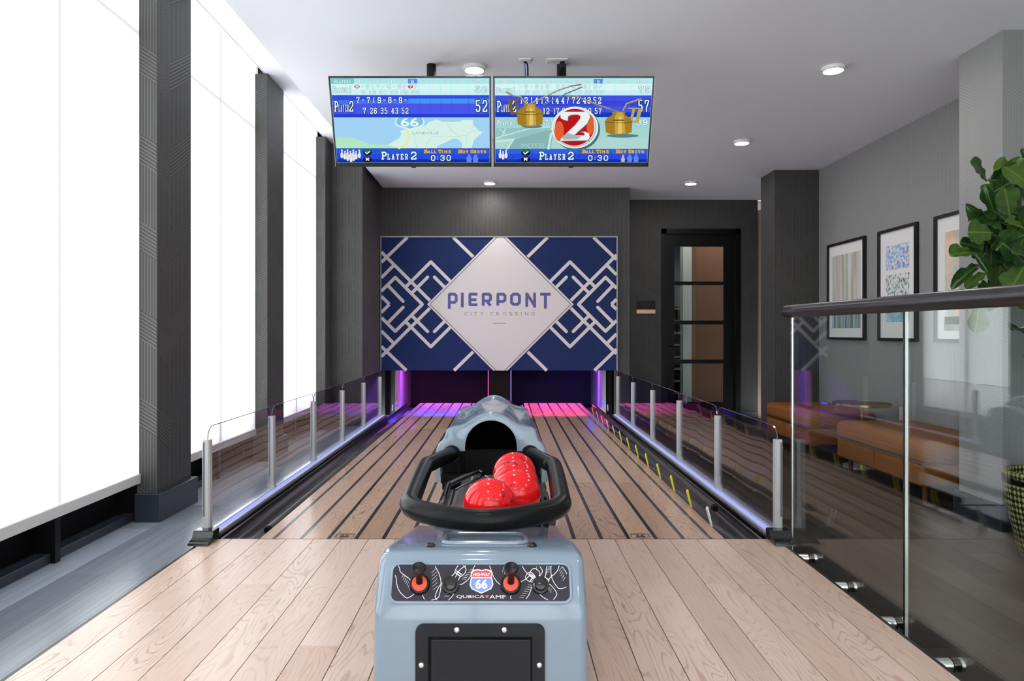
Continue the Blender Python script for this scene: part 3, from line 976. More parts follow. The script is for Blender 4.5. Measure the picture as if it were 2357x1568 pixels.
segs = [((330, 100), (60, 360)), ((735, 100), (935, 295)), ((60, 235), (530, 705)), ((60, 505), (198, 367)),
        ((60, 630), (205, 487)), ((205, 487), (458, 740)), ((458, 740), (205, 993)), ((205, 993), (60, 850)),
        ((133, 560), (278, 712)), ((278, 768), (138, 910)), ((60, 650), (150, 740)), ((150, 740), (60, 830)),
        ((308, 572), (538, 342)), ((538, 342), (716, 520)), ((508, 485), (364, 630)), ((572, 485), (664, 577))]
full = list(segs)
for a, b in segs:
    if not (a[1] == 740 or b[1] == 740 or (a, b) in (segs[4], segs[7], segs[8], segs[9])):
        full.append(((a[0], 1480 - a[1]), (b[0], 1480 - b[1])))
for mir in (False, True):
    ln = MB(DM)
    ln.zstep = 0.03
    for a, b in full:
        p, q = ((2380 - a[0], a[1]), (2380 - b[0], b[1])) if mir else (a, b)
        c_ = clipseg((p[0] - OX, p[1] - OY), (q[0] - OX, q[1] - OY))
        if c_:
            ln.ribbon(c_, 30, caps=(min(c_[0][0], c_[1][0]) > 20 and max(c_[0][0], c_[1][0]) < BW - 20 and min(c_[0][1], c_[1][1]) > 20 and max(c_[0][1], c_[1][1]) < BH - 20))
    obj('line_pattern', ln, M_SIGNWHITE, sg)


def diamond(h):
    pts = []
    for (dx, dy) in ((-1, 0), (0, -1), (1, 0), (0, 1)):
        x, y = CX + dx * h, CY + dy * h
        if dy == 0:
            pts.append((x, y))
        else:
            yy = 0.0 if dy < 0 else BH
            w = h - abs(yy - CY)
            if w > 0:
                pr = [(CX - w, yy), (CX + w, yy)]
                pts += pr if dy < 0 else pr[::-1]
            else:
                pts.append((x, y))
    return pts


dm = MB(Matrix.Translation((0, -0.0050, 0)) @ DM)
dm.poly([(x, y, 0) for x, y in diamond(687)])
obj('diamond', dm, M_SIGNWHITE, sg)
gl = MB(Matrix.Translation((0, -0.0055, 0)) @ DM)
gl.zstep = 0.03
dd = diamond(660)
for i in range(len(dd)):
    a, b = dd[i], dd[(i + 1) % len(dd)]
    if not (abs(a[1] - b[1]) < 1e-6):
        gl.ribbon([a, b], 6, caps=False)
obj('diamond_outline', gl, pm('banner grey line', (0.12, 0.10, 0.10), 0.6), sg)
# PIERPONT in monoline strokes; bottoms follow a shallow arch
lt = MB(Matrix.Translation((0, -0.0055, 0)) @ DM)
lt.zstep = 0.03
SW = 27


def stroke(pts, closed=False):
    P = [(x - OX, y - OY) for x, y in pts]
    n = len(P)
    for i in range(n if closed else n - 1):
        a, b = Vector(P[i]), Vector(P[(i + 1) % n])
        d = (b - a).normalized()
        e0 = SW / 2 if (closed or i > 0) else 0
        e1 = SW / 2 if (closed or i < n - 2) else 0
        e0, e1 = e0 * 0.4, e1 * 0.4
        lt.ribbon([tuple(a - d * e0), tuple(b + d * e1)], SW, caps=False)


T = 645
stroke([(711, 782), (711, T), (760, T), (776, T + 14), (776, 708), (760, 722), (711, 722)])
stroke([(833, 632), (833, 767)])
stroke([(975, T), (904, T), (904, 744), (975, 744)])
stroke([(904, 697), (966, 697)])
stroke([(1029, 753), (1029, T), (1082, T), (1098, T + 14), (1098, 694), (1082, 708), (1029, 708)])
stroke([(1062, 708), (1098, 753)])
stroke([(1166, 751), (1166, T), (1217, T), (1233, T + 14), (1233, 699), (1217, 713), (1166, 713)])
stroke([(1312, T), (1350, T), (1368, T + 16), (1368, 724), (1350, 740), (1312, 740), (1294, 724), (1294, T + 16)], True)
stroke([(1437, 764), (1437, 632)])
stroke([(1437, 640), (1510, 752)])
stroke([(1510, 632), (1510, 770)])
stroke([(1562, T), (1660, T)])
stroke([(1611, T), (1611, 780)])
obj('lettering', lt, pm('banner violet lettering', (0.115, 0.10, 0.34), 0.6), sg)
l2 = MB(Matrix.Translation((0, -0.006, 0)) @ DM)
cxs = [868, 914, 957, 1016, None, 1112, 1168, 1230, 1286, 1338, 1386, 1437, 1494]
for ch, x in zip('CITY CROSSING', cxs):
    if x is None:
        continue
    w = 3 if ch == 'I' else 15
    put_text(l2, ch, x - w - OX, x + w - OX, 845 - OY, 812 - OY)
l2.rect(1118 - OX, 1243 - OX, 915 - OY, 920 - OY)
obj('lettering', l2, pm('banner grey lettering', (0.27, 0.24, 0.30), 0.6), sg)

# ------------------------------------------------------------------ ball return
def smooth_path(P, n=5, it=0):
    out = []
    N = len(P)
    for i in range(N - 1):
        p0, p1, p2, p3 = P[max(i - 1, 0)], P[i], P[i + 1], P[min(i + 2, N - 1)]
        for q in range(n):
            t = q / n
            out.append(0.5 * ((2 * p1) + (p2 - p0) * t + (2 * p0 - 5 * p1 + 4 * p2 - p3) * t * t + (3 * p1 - p0 - 3 * p2 + p3) * t ** 3))
    out.append(P[-1])
    return out



BX = -0.052
br = thing('ball_return', 'grey blue ball return console with black handle and joysticks on the approach', 'ball return', (BX, 2.2, 0))
M_GREY = pm('grey blue gloss shell', (0.195, 0.26, 0.33), 0.14, coat=0.35)
M_HANDLE = pm('black rubber handle', (0.006, 0.0065, 0.007), 0.30, spec=0.14)
M_CTRL = pm('control plate print', (0.022, 0.019, 0.032), 0.4, spec=0.25)
M_CHROME = pm('screw steel', (0.75, 0.76, 0.76), 0.2, metal=1.0)

# pedestal shell
prof = [(1.492, 0.0), (1.5, 0.314), (1.567, 0.418), (1.62, 0.418), (1.70, 0.405), (2.0, 0.365), (2.04, 0.33), (2.04, 0.0)]
ped = MB().prism(prof, 'x', BX - 0.232, BX + 0.232)
# flare the foot slightly
ped.v = [((v[0] - BX) * (1.018 if v[2] < 0.01 else (0.90 if v[1] > 1.9 else 1.0)) + BX, v[1], v[2]) for v in ped.v]
obj('pedestal', ped, M_GREY, br, smooth=35, bevel=(0.022, 4))
# control plate lying on the slope
A0, A1 = Vector((BX, 1.5, 0.314)), Vector((BX, 1.567, 0.418))
vdir = (A1 - A0).normalized()
ndir = Vector((0, -vdir.z, vdir.y))
L = (A1 - A0).length
cen = A0 + vdir * L * 0.50 + ndir * 0.0012
CM = Matrix.Translation(cen) @ Matrix((Vector((1, 0, 0)), vdir, ndir)).transposed().to_4x4()
PW, PH = 0.195, 0.0385
ring = MB(CM)
rp = rrect(-PW - 0.003, PW + 0.003, -PH - 0.003, PH + 0.003, 0.017)
ring.tube([(p[0], p[1], 0.0) for p in rp], 0.0036, 8, closed=True)
obj('bezel', ring, M_GREY, br, smooth=True)
plate = obj('control_plate', MB(CM).prism(rrect(-PW, PW, -PH, PH, 0.015), 'z', -0.004, 0.0008), M_CTRL, br)
# pin drawings (white outlines)
M_PRINT = pm('white print', (0.80, 0.79, 0.80), 0.4)
art = MB(Matrix.Translation(ndir * 0.0009) @ CM)
art.zstep = 0.0000015


def pin_pts(cx, cy, ang, s):
    out = [(0, 1.0), (0.13, 0.97), (0.19, 0.85), (0.17, 0.70), (0.13, 0.58), (0.16, 0.42), (0.27, 0.15), (0.31, -0.1), (0.26, -0.38), (0.16, -0.55)]
    pts = out + [(-x, y) for x, y in out[::-1]]
    pts = [tuple(q) for q in smooth_path([Vector(q) for q in pts], 4)]
    c, sn = math.cos(math.radians(ang)), math.sin(math.radians(ang))
    return [(cx + s * (x * c - y * sn), cy + s * (x * sn + y * c)) for x, y in pts], (c, sn)


def inside(p):
    return abs(p[0]) < PW - 0.005 and abs(p[1]) < PH - 0.002


for (cx, cy, ang, s) in [(-0.168, -0.004, 35, 0.052), (-0.112, 0.006, 8, 0.075), (-0.072, -0.012, -35, 0.058), (-0.035, 0.020, -40, 0.045), (0.045, 0.020, 42, 0.062), (0.092, -0.016, -38, 0.055), (0.110, 0.034, 50, 0.05),
                         (0.140, -0.014, 50, 0.050), (0.172, 0.018, 20, 0.055), (0.158, 0.030, 150, 0.04)]:
    pts, (c, sn) = pin_pts(cx, cy, ang, s)
    run = []
    for p in pts + pts[:1]:
        if inside(p):
            run.append(p)
        else:
            if len(run) > 1:
                art.ribbon(run, 0.0013)
            run = []
    if len(run) > 1:
        art.ribbon(run, 0.0013)
    for yy in (0.62, 0.70):
        a = (cx + s * (-0.13 * c - yy * sn), cy + s * (-0.13 * sn + yy * c))
        b = (cx + s * (0.13 * c - yy * sn), cy + s * (0.13 * sn + yy * c))
        if inside(a) and inside(b):
            art.ribbon([a, b], 0.0022, caps=False)
    for q in range(7):
        yy = 0.30 - q * 0.1
        a = (cx + s * (0.06 * c - yy * sn), cy + s * (0.06 * sn + yy * c))
        b = (cx + s * (0.21 * c - (yy + 0.1) * sn), cy + s * (0.21 * sn + (yy + 0.1) * c))
        if inside(a) and inside(b):
            art.ribbon([a, b], 0.0006, caps=False)
obj('pin_drawing', art, M_PRINT, plate)['kind'] = 'stuff'
# shield badge
def shield(sc, dx=0.0, dy=0.0):
    pts = [(-0.62, 0.82), (-0.3, 0.88), (0, 0.80), (0.3, 0.88), (0.62, 0.82), (0.86, 0.62), (0.78, 0.35), (0.88, 0.0), (0.92, -0.3), (0.75, -0.62), (0.4, -0.78), (0, -0.95),
           (-0.4, -0.78), (-0.75, -0.62), (-0.92, -0.3), (-0.88, 0.0), (-0.78, 0.35), (-0.86, 0.62)]
    return [(x * sc + dx, y * sc + dy) for x, y in pts]


BO = Matrix.Translation(CM.to_3x3() @ Vector((0.0015, 0.004, 0.0009))) @ CM
b0 = MB(BO)
b0.poly([(p[0], p[1], 0) for p in shield(0.0285)])
badge = obj('badge', b0, M_PRINT, plate)
b1 = MB(Matrix.Translation(ndir * 0.0003) @ BO)
sp = shield(0.026)
top = [p for p in sp if p[1] > 0.008]
b1.poly([(-0.0205, 0.0075, 0), (0.0205, 0.0075, 0), (0.0223, 0.0161, 0), (0.0161, 0.0213, 0), (0.0078, 0.0229, 0), (0, 0.0208, 0), (-0.0078, 0.0229, 0), (-0.0161, 0.0213, 0), (-0.0223, 0.0161, 0)])
obj('badge_band', b1, pm('badge red', (0.55, 0.05, 0.06), 0.4), plate)
b2 = MB(Matrix.Translation(ndir * 0.0003) @ BO)
b2.poly([(p[0], min(p[1], 0.006), 0) for p in sp if p[1] < 0.012])
obj('badge_field', b2, pm('badge blue', (0.16, 0.24, 0.62), 0.4), plate)
b3 = MB(Matrix.Translation(ndir * 0.0006) @ BO)
put_text(b3, 'HIGHWAY', -0.0185, 0.0185, 0.0098, 0.0165, offset=0.015)
put_text(b3, '66', -0.0125, 0.0125, -0.0165, 0.002, offset=0.03)
obj('badge_lettering', b3, M_PRINT, plate)
b4 = MB(Matrix.Translation(ndir * 0.0009) @ CM)
put_text(b4, 'QUBICA', -0.0525, 0.0085, -0.0335, -0.0262, offset=0.0)
put_text(b4, 'AMF', 0.0195, 0.0545, -0.0335, -0.0262, offset=0.0)
obj('lettering', b4, M_PRINT, plate)
b5 = MB(Matrix.Translation(ndir * 0.0009) @ CM)
b5.poly([(0.0095, -0.0262, 0), (0.0188, -0.0262, 0), (0.0142, -0.0335, 0)])
obj('logo_triangle', b5, pm('badge red', (0.55, 0.05, 0.06), 0.4), plate)


def ctl(u, v):
    return Matrix.Translation(CM @ Vector((u, v, 0.0008)) - CM.translation) @ CM


for u in (-0.134, 0.066):
    JM = ctl(u, -0.004)
    j = obj('joystick', MB(JM).lathe([(0.0228, 0.0), (0.0228, 0.003), (0.0205, 0.008), (0.017, 0.009)], n=28), M_BLACK, br, smooth=True)
    obj('collar', MB(JM).lathe([(0.0165, 0.0088), (0.0165, 0.0125), (0.008, 0.0132)], n=28), pm('orange red collar', (0.78, 0.055, 0.015), 0.35), j, smooth=True)
    vz = Vector((0.02, -0.5, 0.866)).normalized()
    vx = vz.cross(Vector((0, 1, 0))).normalized()
    SM = Matrix.Translation(JM.translation + ndir * 0.006) @ Matrix((vx, vz.cross(vx), vz)).transposed().to_4x4() @ Matrix.Translation((0, 0, -0.006))
    obj('stick', MB(SM).lathe([(0.0078, 0.012), (0.0068, 0.028), (0.0075, 0.038), (0.0125, 0.050), (0.0158, 0.054), (0.0162, 0.057), (0.0145, 0.059), (0.006, 0.0565), (0.0, 0.056)], n=24, cap=False), M_BLACK, j, smooth=True)
for u in (-0.066, 0.131):
    JM = ctl(u, -0.006)
    j = obj('push_button', MB(JM).lathe([(0.0192, 0.0), (0.0195, 0.004), (0.0178, 0.009), (0.0138, 0.0095)], n=28), M_BLACKG, br, smooth=True)
    obj('button_cap', MB(JM).lathe([(0.0136, 0.008), (0.0136, 0.0145), (0.0118, 0.0175), (0.006, 0.0188), (0.0, 0.019)], n=24, cap=False), M_BLACKG, j, smooth=True)
# access door on the front
FY = 1.4955
fr_ = obj('door_frame', MB().prism(rrect(BX - 0.139, BX + 0.139, 0.03, 0.291, 0.017), 'y', FY - 0.004, FY + 0.01), pm('black powder coat', (0.012, 0.014, 0.018), 0.5, spec=0.25, bump=(900, 0.1)), br)
obj('door_gap', bx(BX - 0.112, BX + 0.112, FY - 0.0045, FY - 0.003, 0.05, 0.2655), M_MATTE, br)
obj('door', MB().box(BX - 0.105, BX + 0.108, FY - 0.0085, FY - 0.004, 0.054, 0.2605), pm('black powder coat', (0.012, 0.014, 0.018), 0.5), br, bevel=(0.002, 2))
for sx, sz in ((-0.050, 0.2795), (0.052, 0.2795), (-0.126, 0.204), (0.127, 0.204), (-0.126, 0.11), (0.127, 0.11), (-0.05, 0.04), (0.052, 0.04)):
    obj('screw', MB().lathe([(0.0, -0.0042), (0.003, -0.004), (0.006, -0.0015), (0.0067, 0.0)], (BX + sx, FY - 0.004, sz), 'y', 16, cap=False), M_CHROME, br, smooth=True)
for sx in (-0.121, 0.117):
    obj('top_screw', MB().lathe([(0.011, 0.0), (0.011, 0.006), (0.008, 0.009), (0.0, 0.0095)], (BX + sx, 1.628, 0.415), 'z', 16, cap=False), M_BLACKG, br, smooth=True)
# moulded recess rim on the top of the pedestal
tr = MB()
rr = rrect(-0.095, 0.105, 1.66, 1.80, 0.03)
tr.tube([(BX + p[0], p[1], 0.408 - (p[1] - 1.70) * 0.133 + 0.001) for p in rr], 0.006, 8, closed=True)
obj('moulded_rim', tr, M_GREY, br, smooth=True)

# handle loop
HZ = 0.446
hp = [(-0.205, 2.74), (-0.215, 2.62), (-0.224, 2.44), (-0.219, 2.30), (-0.212, 1.98), (-0.205, 1.90), (-0.185, 1.855), (-0.15, 1.82), (-0.08, 1.77), (0, 1.748)]
hp = hp + [(-x, y) for x, y in hp[-2::-1]]
ctrl = [Vector((BX + x, y, HZ)) for x, y in hp]
# kink the arms in towards the hood
ctrl[0] = Vector((BX - 0.150, 2.73, HZ)); ctrl[1] = Vector((BX - 0.160, 2.67, HZ)); ctrl[2] = Vector((BX - 0.214, 2.50, HZ))
ctrl[-1] = Vector((BX + 0.150, 2.73, HZ)); ctrl[-2] = Vector((BX + 0.160, 2.67, HZ)); ctrl[-3] = Vector((BX + 0.214, 2.50, HZ))
ctrl[3] = Vector((BX - 0.226, 2.42, HZ)); ctrl[-4] = Vector((BX + 0.226, 2.42, HZ))


obj('handle', MB().tube(smooth_path(ctrl, 4), 0.0285, 20), M_HANDLE, br, smooth=True)
for s in (-1, 1):
    obj('handle_socket', MB().lathe([(0.034, 0.0), (0.034, 0.05)], (BX + s * 0.152, 2.695, HZ), 'y', 20), M_BLACK, br, smooth=40)

# hood: lofted shell with an arch opening
HM = 2.7 / F
half = [(131, 1110), (130, 1062), (127, 1034), (121, 1022), (111, 1014), (107, 1003), (104, 991), (95, 984), (72, 980), (60, 976), (47, 967), (32, 957.5), (16, 951), (0, 949)]
outer = [(BX - a * HM, H - (b - VY) * HM) for a, b in half] + [(BX + a * HM, H - (b - VY) * HM) for a, b in half[-2::-1]]
ar = []
for q in range(0, 181, 10):
    an = math.radians(q)
    ar.append((BX + 59.5 * HM * math.cos(an), H - (1027.5 - VY) * HM + 59.5 * HM * math.sin(an)))
zb = H - (1039 - VY) * HM
zf = H - (1110 - VY) * HM
inner = [(BX + 117 * HM, zf), (BX + 117 * HM, H - (1052 - VY) * HM), (BX + 105 * HM, zb), (BX + 60 * HM, zb)] + ar + [(BX - 60 * HM, zb), (BX - 105 * HM, zb), (BX - 117 * HM, H - (1052 - VY) * HM), (BX - 117 * HM, zf)]
PIV = Vector((BX, 0.44))


def sect(scale, y, zscale=None):
    zscale = scale if zscale is None else zscale
    return [(BX + (p[0] - BX) * scale, y, 0.44 + (p[1] - 0.44) * (zscale if p[1] > 0.44 else 1.0)) for p in outer]


hood = MB()
S_ = [sect(0.965, 2.700, 0.965), sect(0.99, 2.704, 0.99), sect(1.0, 2.714), sect(1.0, 2.745), sect(0.985, 2.765, 0.97), sect(0.97, 2.80, 0.945), sect(0.95, 3.30, 0.945),
      sect(0.955, 3.34, 0.98), sect(0.955, 3.36, 1.0), sect(0.95, 3.43, 1.0), sect(0.93, 3.46, 0.96), sect(0.86, 3.48, 0.85)]
n = len(outer)
vs = [p for s in S_ for p in s]
fs = []
for i in range(len(S_) - 1):
    for j in range(n - 1):
        fs.append((i * n + j, i * n + j + 1, (i + 1) * n + j + 1, (i + 1) * n + j))
fs.append(tuple((len(S_) - 1) * n + j for j in range(n)))
hood.add(vs, fs)
fo = [(p[0], 2.700, p[2]) for p in S_[0]]
fi = [(p[0], 2.700, p[1]) for p in inner]
hood.add(fo + fi, [tuple(range(len(fo) + len(fi)))])
hm = hood.mesh('hood', smooth=32)
bm_ = bmesh.new(); bm_.from_mesh(hm)
bmesh.ops.remove_doubles(bm_, verts=bm_.verts, dist=1e-5)
bmesh.ops.triangulate(bm_, faces=[f for f in bm_.faces if len(f.verts) > 6])
bmesh.ops.recalc_face_normals(bm_, faces=bm_.faces)
bm_.to_mesh(hm); bm_.free()
hd_ = obj('hood', hm, M_GREY, br)
for s in (-1, 1):
    obj('hood_ear', MB(Matrix.Translation((BX + s * 0.150, 3.33, 0.533)) @ Matrix.Diagonal((0.022, 0.045, 0.012, 1))).lathe([(0.0, -1.0), (0.6, -0.8), (1.0, 0.0), (0.6, 0.8), (0.0, 1.0)], n=16, cap=False), M_GREY, hd_, smooth=True)
# dark inside of the hood
tun = MB()
tin = [(p[0], p[1]) for p in ar]
tin = [(BX + 60 * HM, zf)] + [(BX + (p[0] - BX) * 1.01, p[1] + 0.001) for p in tin] + [(BX - 60 * HM, zf)]
tun.sheet(tin, 'y', 2.702, 3.28)
tun.add([(p[0], 3.28, p[1]) for p in tin], [tuple(range(len(tin)))])
obj('hood_tunnel', tun, M_MATTE, br)
obj('lift_frame', MB().box(BX - 0.190, BX + 0.19, 2.706, 2.72, zf - 0.03, zb + 0.005).box(BX - 0.125, BX - 0.117, 2.66, 2.70, 0.36, zb), M_MATTE, br)
obj('cross_panel', MB().box(BX - 0.192, BX + 0.192, 2.66, 2.70, 0.338, 0.374), M_MATTE, br, bevel=(0.004, 2))
# tray under the balls
obj('tray', MB().box(BX - 0.105, BX + 0.16, 2.0, 2.68, 0.335, 0.3715), pm('tray grey brown', (0.10, 0.085, 0.083), 0.35), br, bevel=(0.004, 2))
obj('tray_rail', bx(BX - 0.070, BX - 0.064, 1.95, 2.62, 0.3715, 0.383), M_ALU, br)
obj('tray_rail', bx(BX + 0.166, BX + 0.176, 1.95, 2.66, 0.345, 0.40), M_BLACK, br)
obj('tray_nose', MB().box(BX - 0.15, BX + 0.16, 1.84, 2.0, 0.33, 0.3715), M_BLACK, br, bevel=(0.01, 2))
bar = [Vector((-0.186, 1.93, 0.40)), Vector((-0.181, 2.05, 0.42)), Vector((-0.183, 2.24, 0.42)), Vector((-0.176, 2.29, 0.42)), Vector((-0.110, 2.46, 0.42)), Vector((-0.094, 2.50, 0.418)), Vector((-0.075, 2.47, 0.415))]
obj('divider_bar', MB().tube(smooth_path(bar, 4), 0.0095, 10), M_BLACKG, br, smooth=True)
bar2 = [v + Vector((0.022, -0.006, -0.016)) for v in bar[1:]]
obj('divider_bar', MB().tube(smooth_path(bar2, 4), 0.005, 8), M_STEEL, br, smooth=True)
obj('base_column', bx(BX - 0.115, BX + 0.115, 2.04, 3.40, 0.001, 0.335), M_BLACK, br)

# ------------------------------------------------------------------ bowling balls
M_BALL, _nt, _b, _o = new_mat('red marbled ball')
_g = NT(_nt)
_x, _y, _z = _g.xyz()
_r = _g.m('MULTIPLY', _g.rnd(), 31.0)
_v = _g.comb(_g.m('ADD', _x, _r), _y, _z)
_sp = _g.step(_g.noise(_v, 46.0, 3.0, 0.8), 0.54, 0.64)
_zo = _g.step(_g.noise(_v, 11.0, 1.0), 0.46, 0.60)
_k = _g.m('MULTIPLY', _g.m('MULTIPLY', _sp, _zo), 0.85)
_c0 = _g.mix(_g.noise(_v, 12.0, 2.0), (0.83, 0.008, 0.014, 1), (0.62, 0.006, 0.010, 1))
_nt.links.new(_g.mix(_k, _c0, (0.05, 0.01, 0.02, 1)), _b.inputs['Base Color'])
_b.inputs['Roughness'].default_value = 0.13
_b.inputs['Specular IOR Level'].default_value = 0.4
BR = 0.0725
sph = bmesh.new()
bmesh.ops.create_uvsphere(sph, u_segments=40, v_segments=24, radius=BR)
bme = bpy.data.meshes.new('bowling_ball')
sph.to_mesh(bme); sph.free()
for p in bme.polygons:
    p.use_smooth = True
bme.materials.append(M_BALL)
balls = [((-0.0418, 1.91), 'red marbled bowling ball lying alone beside the row, touching the front bar'), ((0.0336, 2.034), 'red marbled bowling ball at the front of the row of three'),
         ((0.0335, 2.1795), 'red marbled bowling ball in the middle of the row of three'), ((0.0335, 2.325), 'red marbled bowling ball at the hood end of the row of three')]
for i, ((x, y), lab) in enumerate(balls):
    o = obj('bowling_ball', bme, None, loc=(x, y, 0.3720 + BR))
    o.rotation_euler = (0.7 * i, 0.4 + i, 1.1 * i)
    tag(o, lab, 'bowling ball', 'red bowling balls in the ball return')

# ------------------------------------------------------------------ glass railing
gr = thing('glass_railing', 'frameless glass guard railing with round dark handrail along the approach', 'railing', (1.265, 1.6, RF))
GX = 1.265
M_RGLASS = clear('railing glass', (0.91, 0.95, 0.94), 1.5)
M_GEDGE = pm('polished glass edge', (0.9, 0.95, 0.94), 0.15, metal=0.6)
for a, b in ((2.197, 3.06), (1.16, 2.188), (0.12, 1.15), (-0.9, 0.11)):
    p = obj('pane', bx(GX - 0.005, GX + 0.005, a, b, -0.27, 0.995), M_RGLASS, gr)
    for q in (a, b):
        obj('edge', bx(GX + 0.0005, GX + 0.005, q - 0.0008, q + 0.0008, -0.27, 0.995), M_GEDGE, p)  # bright half of the pane edge, its glint painted pale
        if q == a:
            obj('edge', bx(GX - 0.005, GX + 0.0005, q - 0.0008, q + 0.0008, -0.27, 0.995), M_BLACKG, p)  # dark half of the pane edge, shade painted as a black strip
M_RAILM = pm('dark bronze handrail', (0.022, 0.019, 0.021), 0.28, metal=0.3)
hr = obj('handrail', MB().lathe([(0.0, 0.0), (0.022, 0.0), (0.0275, 0.006), (0.0275, 4.1)], (GX, -1.0, 1.010), 'y', 32), M_RAILM, gr, smooth=40)
obj('end_cap', MB().lathe([(0.0282, 0.0), (0.0282, 0.15), (0.024, 0.156), (0.0, 0.156)], (GX, 2.955, 1.010), 'y', 32), M_RAILM, gr, smooth=40)
for y in (2.89, 2.565, 2.25, 1.965, 1.64, 1.3, 0.9, 0.5):
    s = obj('standoff', MB().lathe([(0.019, 0.0), (0.019, 0.052)], (DX1 + 0.006, y, -0.022), 'x', 24).lathe([(0.019, 0.074), (0.019, 0.084)], (DX1 + 0.006, y, -0.022), 'x', 24), M_STEEL, gr, smooth=40)
    obj('gasket', MB().lathe([(0.0205, 0.0505), (0.0205, 0.0555)], (DX1 + 0.006, y, -0.022), 'x', 24), M_MATTE, s, smooth=40)

# ------------------------------------------------------------------ ceiling lamps
M_LAMP = em('lamp diffuser', (1.0, 0.94, 0.88), LAMP_GLOW, True)
M_RIM = pm('lamp rim white', (0.8, 0.78, 0.76), 0.4)
lamp_lab = {(0, 4.82): 'white disc lamp on the ceiling just above the two televisions', (0, 8.5): 'white disc lamp shining on the wall above the blue sign', (0, 6.66): 'white disc lamp hidden behind the televisions',
            (1, 4.83): 'white disc lamp over the lounge near the pale column', (1, 6.69): 'white disc lamp over the benches, middle of its row', (1, 8.52): 'white disc lamp in front of the glazed door'}
for r_, X in ((0, -0.19), (1, 2.285)):
    for y in ((4.82, 6.66, 8.5) if r_ == 0 else (4.83, 6.69, 8.52)):
        xx = {(0, 4.82): -0.208, (0, 8.5): -0.18}.get((r_, y), X)
        t = thing('ceiling_lamp', lamp_lab[(r_, y)], 'ceiling lamp', (xx, y, CZ), 'round ceiling lamps')
        obj('rim', MB().lathe([(0.0, 0.0), (0.074, 0.0), (0.076, -0.006), (0.074, -0.022), (0.064, -0.028)], (xx, y, CZ), 'z', 32, cap=False), M_RIM, t, smooth=40)
        obj('diffuser', MB().lathe([(0.064, -0.0275), (0.045, -0.031), (0.0, -0.032)], (xx, y, CZ), 'z', 32, cap=False), M_LAMP, t, smooth=True)
    for y in (2.95, 1.1, -0.8):  # unseen lamps, assumed to continue the visible rows and light the room
        t = thing('ceiling_lamp', 'white disc lamp on the ceiling above and behind the photographer', 'ceiling lamp', (X, y, CZ), 'round ceiling lamps')
        obj('rim', MB().lathe([(0.0, 0.0), (0.074, 0.0), (0.076, -0.006), (0.074, -0.022), (0.064, -0.028)], (X, y, CZ), 'z', 32, cap=False), M_RIM, t, smooth=40)
        obj('diffuser', MB().lathe([(0.064, -0.0275), (0.045, -0.031), (0.0, -0.032)], (X, y, CZ), 'z', 32, cap=False), M_LAMP, t, smooth=True)
lx, ly = px(1562, 12.3), 12.3
t = thing('ceiling_lamp', 'small disc lamp in the room beyond the glazed door', 'ceiling lamp', (lx, ly, CZ - 0.3))
obj('rim', MB().lathe([(0.06, 0.3), (0.06, 0.0)], (lx, ly, CZ - 0.3), 'z', 24), M_RIM, t)
obj('diffuser', MB().lathe([(0.055, -0.002), (0.0, -0.003)], (lx, ly, CZ - 0.3), 'z', 24, cap=False), M_LAMP, t)
for (x, y) in ((2.4, 10.1), (3.3, 10.15)):  # hidden lamps added to light the room behind the door glass
    t = thing('ceiling_lamp', 'disc lamp hidden above the glazed door in the room beyond', 'ceiling lamp', (x, y, CZ), 'lamps beyond the door')
    obj('diffuser', MB().lathe([(0.06, -0.02), (0.0, -0.021)], (x, y, CZ), 'z', 24, cap=False), M_LAMP, t)

# sprinkler in the ceiling pocket
spk = thing('sprinkler_head', 'small white sprinkler head in the raised ceiling pocket', 'sprinkler', (-1.74, 6.2, 3.064))
obj('escutcheon', MB().lathe([(0.035, 0.0), (0.03, -0.012), (0.012, -0.014)], (-1.74, 6.2, 3.064), 'z', 20), M_RIM, spk)
obj('nozzle', MB().lathe([(0.01, -0.012), (0.01, -0.04), (0.018, -0.042), (0.018, -0.046)], (-1.74, 6.2, 3.064), 'z', 16), M_STEEL, spk)

# ------------------------------------------------------------------ outlets and cables above the televisions
def outlet(x0, x1, y, label, sockets):
    t = thing('ceiling_outlet', label, 'outlet', ((x0 + x1) / 2, y, CZ))
    obj('plate', bx(x0, x1, y - 0.04, y + 0.04, CZ - 0.008, CZ), M_RIM, t, bevel=(0.002, 1))
    for s in sockets:
        obj('socket', bx(s - 0.018, s + 0.018, y - 0.022, y + 0.022, CZ - 0.010, CZ - 0.007), pm('socket white', (0.66, 0.65, 0.64), 0.4), t)
    return t


yo = F * (CZ - H) / (VY - 139)
outlet(px(1195, yo), px(1222, yo), yo, 'white square ceiling outlet with blue and black cables', [px(1208, yo)])
outlet(px(1258, yo), px(1306, yo), yo, 'wide white ceiling outlet with a black plug', [px(1270, yo), px(1294, yo)])
cx = px(1210, yo)
tag(obj('cable', MB().tube(smooth_path([Vector((cx - 0.006, yo, CZ - 0.011)), Vector((cx - 0.004, yo + 0.01, CZ - 0.06)), Vector((cx - 0.003, yo + 0.03, CZ - 0.12)), Vector((cx, yo + 0.05, CZ - 0.19))], 5), 0.004, 8), pm('blue cable', (0.02, 0.12, 0.42), 0.4), smooth=True),
    'thin blue cable from the ceiling outlet to the televisions', 'cable')
tag(obj('cable', MB().tube(smooth_path([Vector((cx - 0.012, yo - 0.004, CZ - 0.011)), Vector((cx + 0.012, yo, CZ - 0.03)), Vector((cx + 0.015, yo + 0.03, CZ - 0.12)), Vector((cx + 0.012, yo + 0.05, CZ - 0.19))], 5), 0.005, 8), M_MATTE, smooth=True),
    'black cable beside the blue one above the televisions', 'cable')
cp = px(1294, yo)
pg = thing('power_plug', 'black power plug and cord hanging from the wide ceiling outlet', 'plug', (cp, yo, CZ - 0.03))
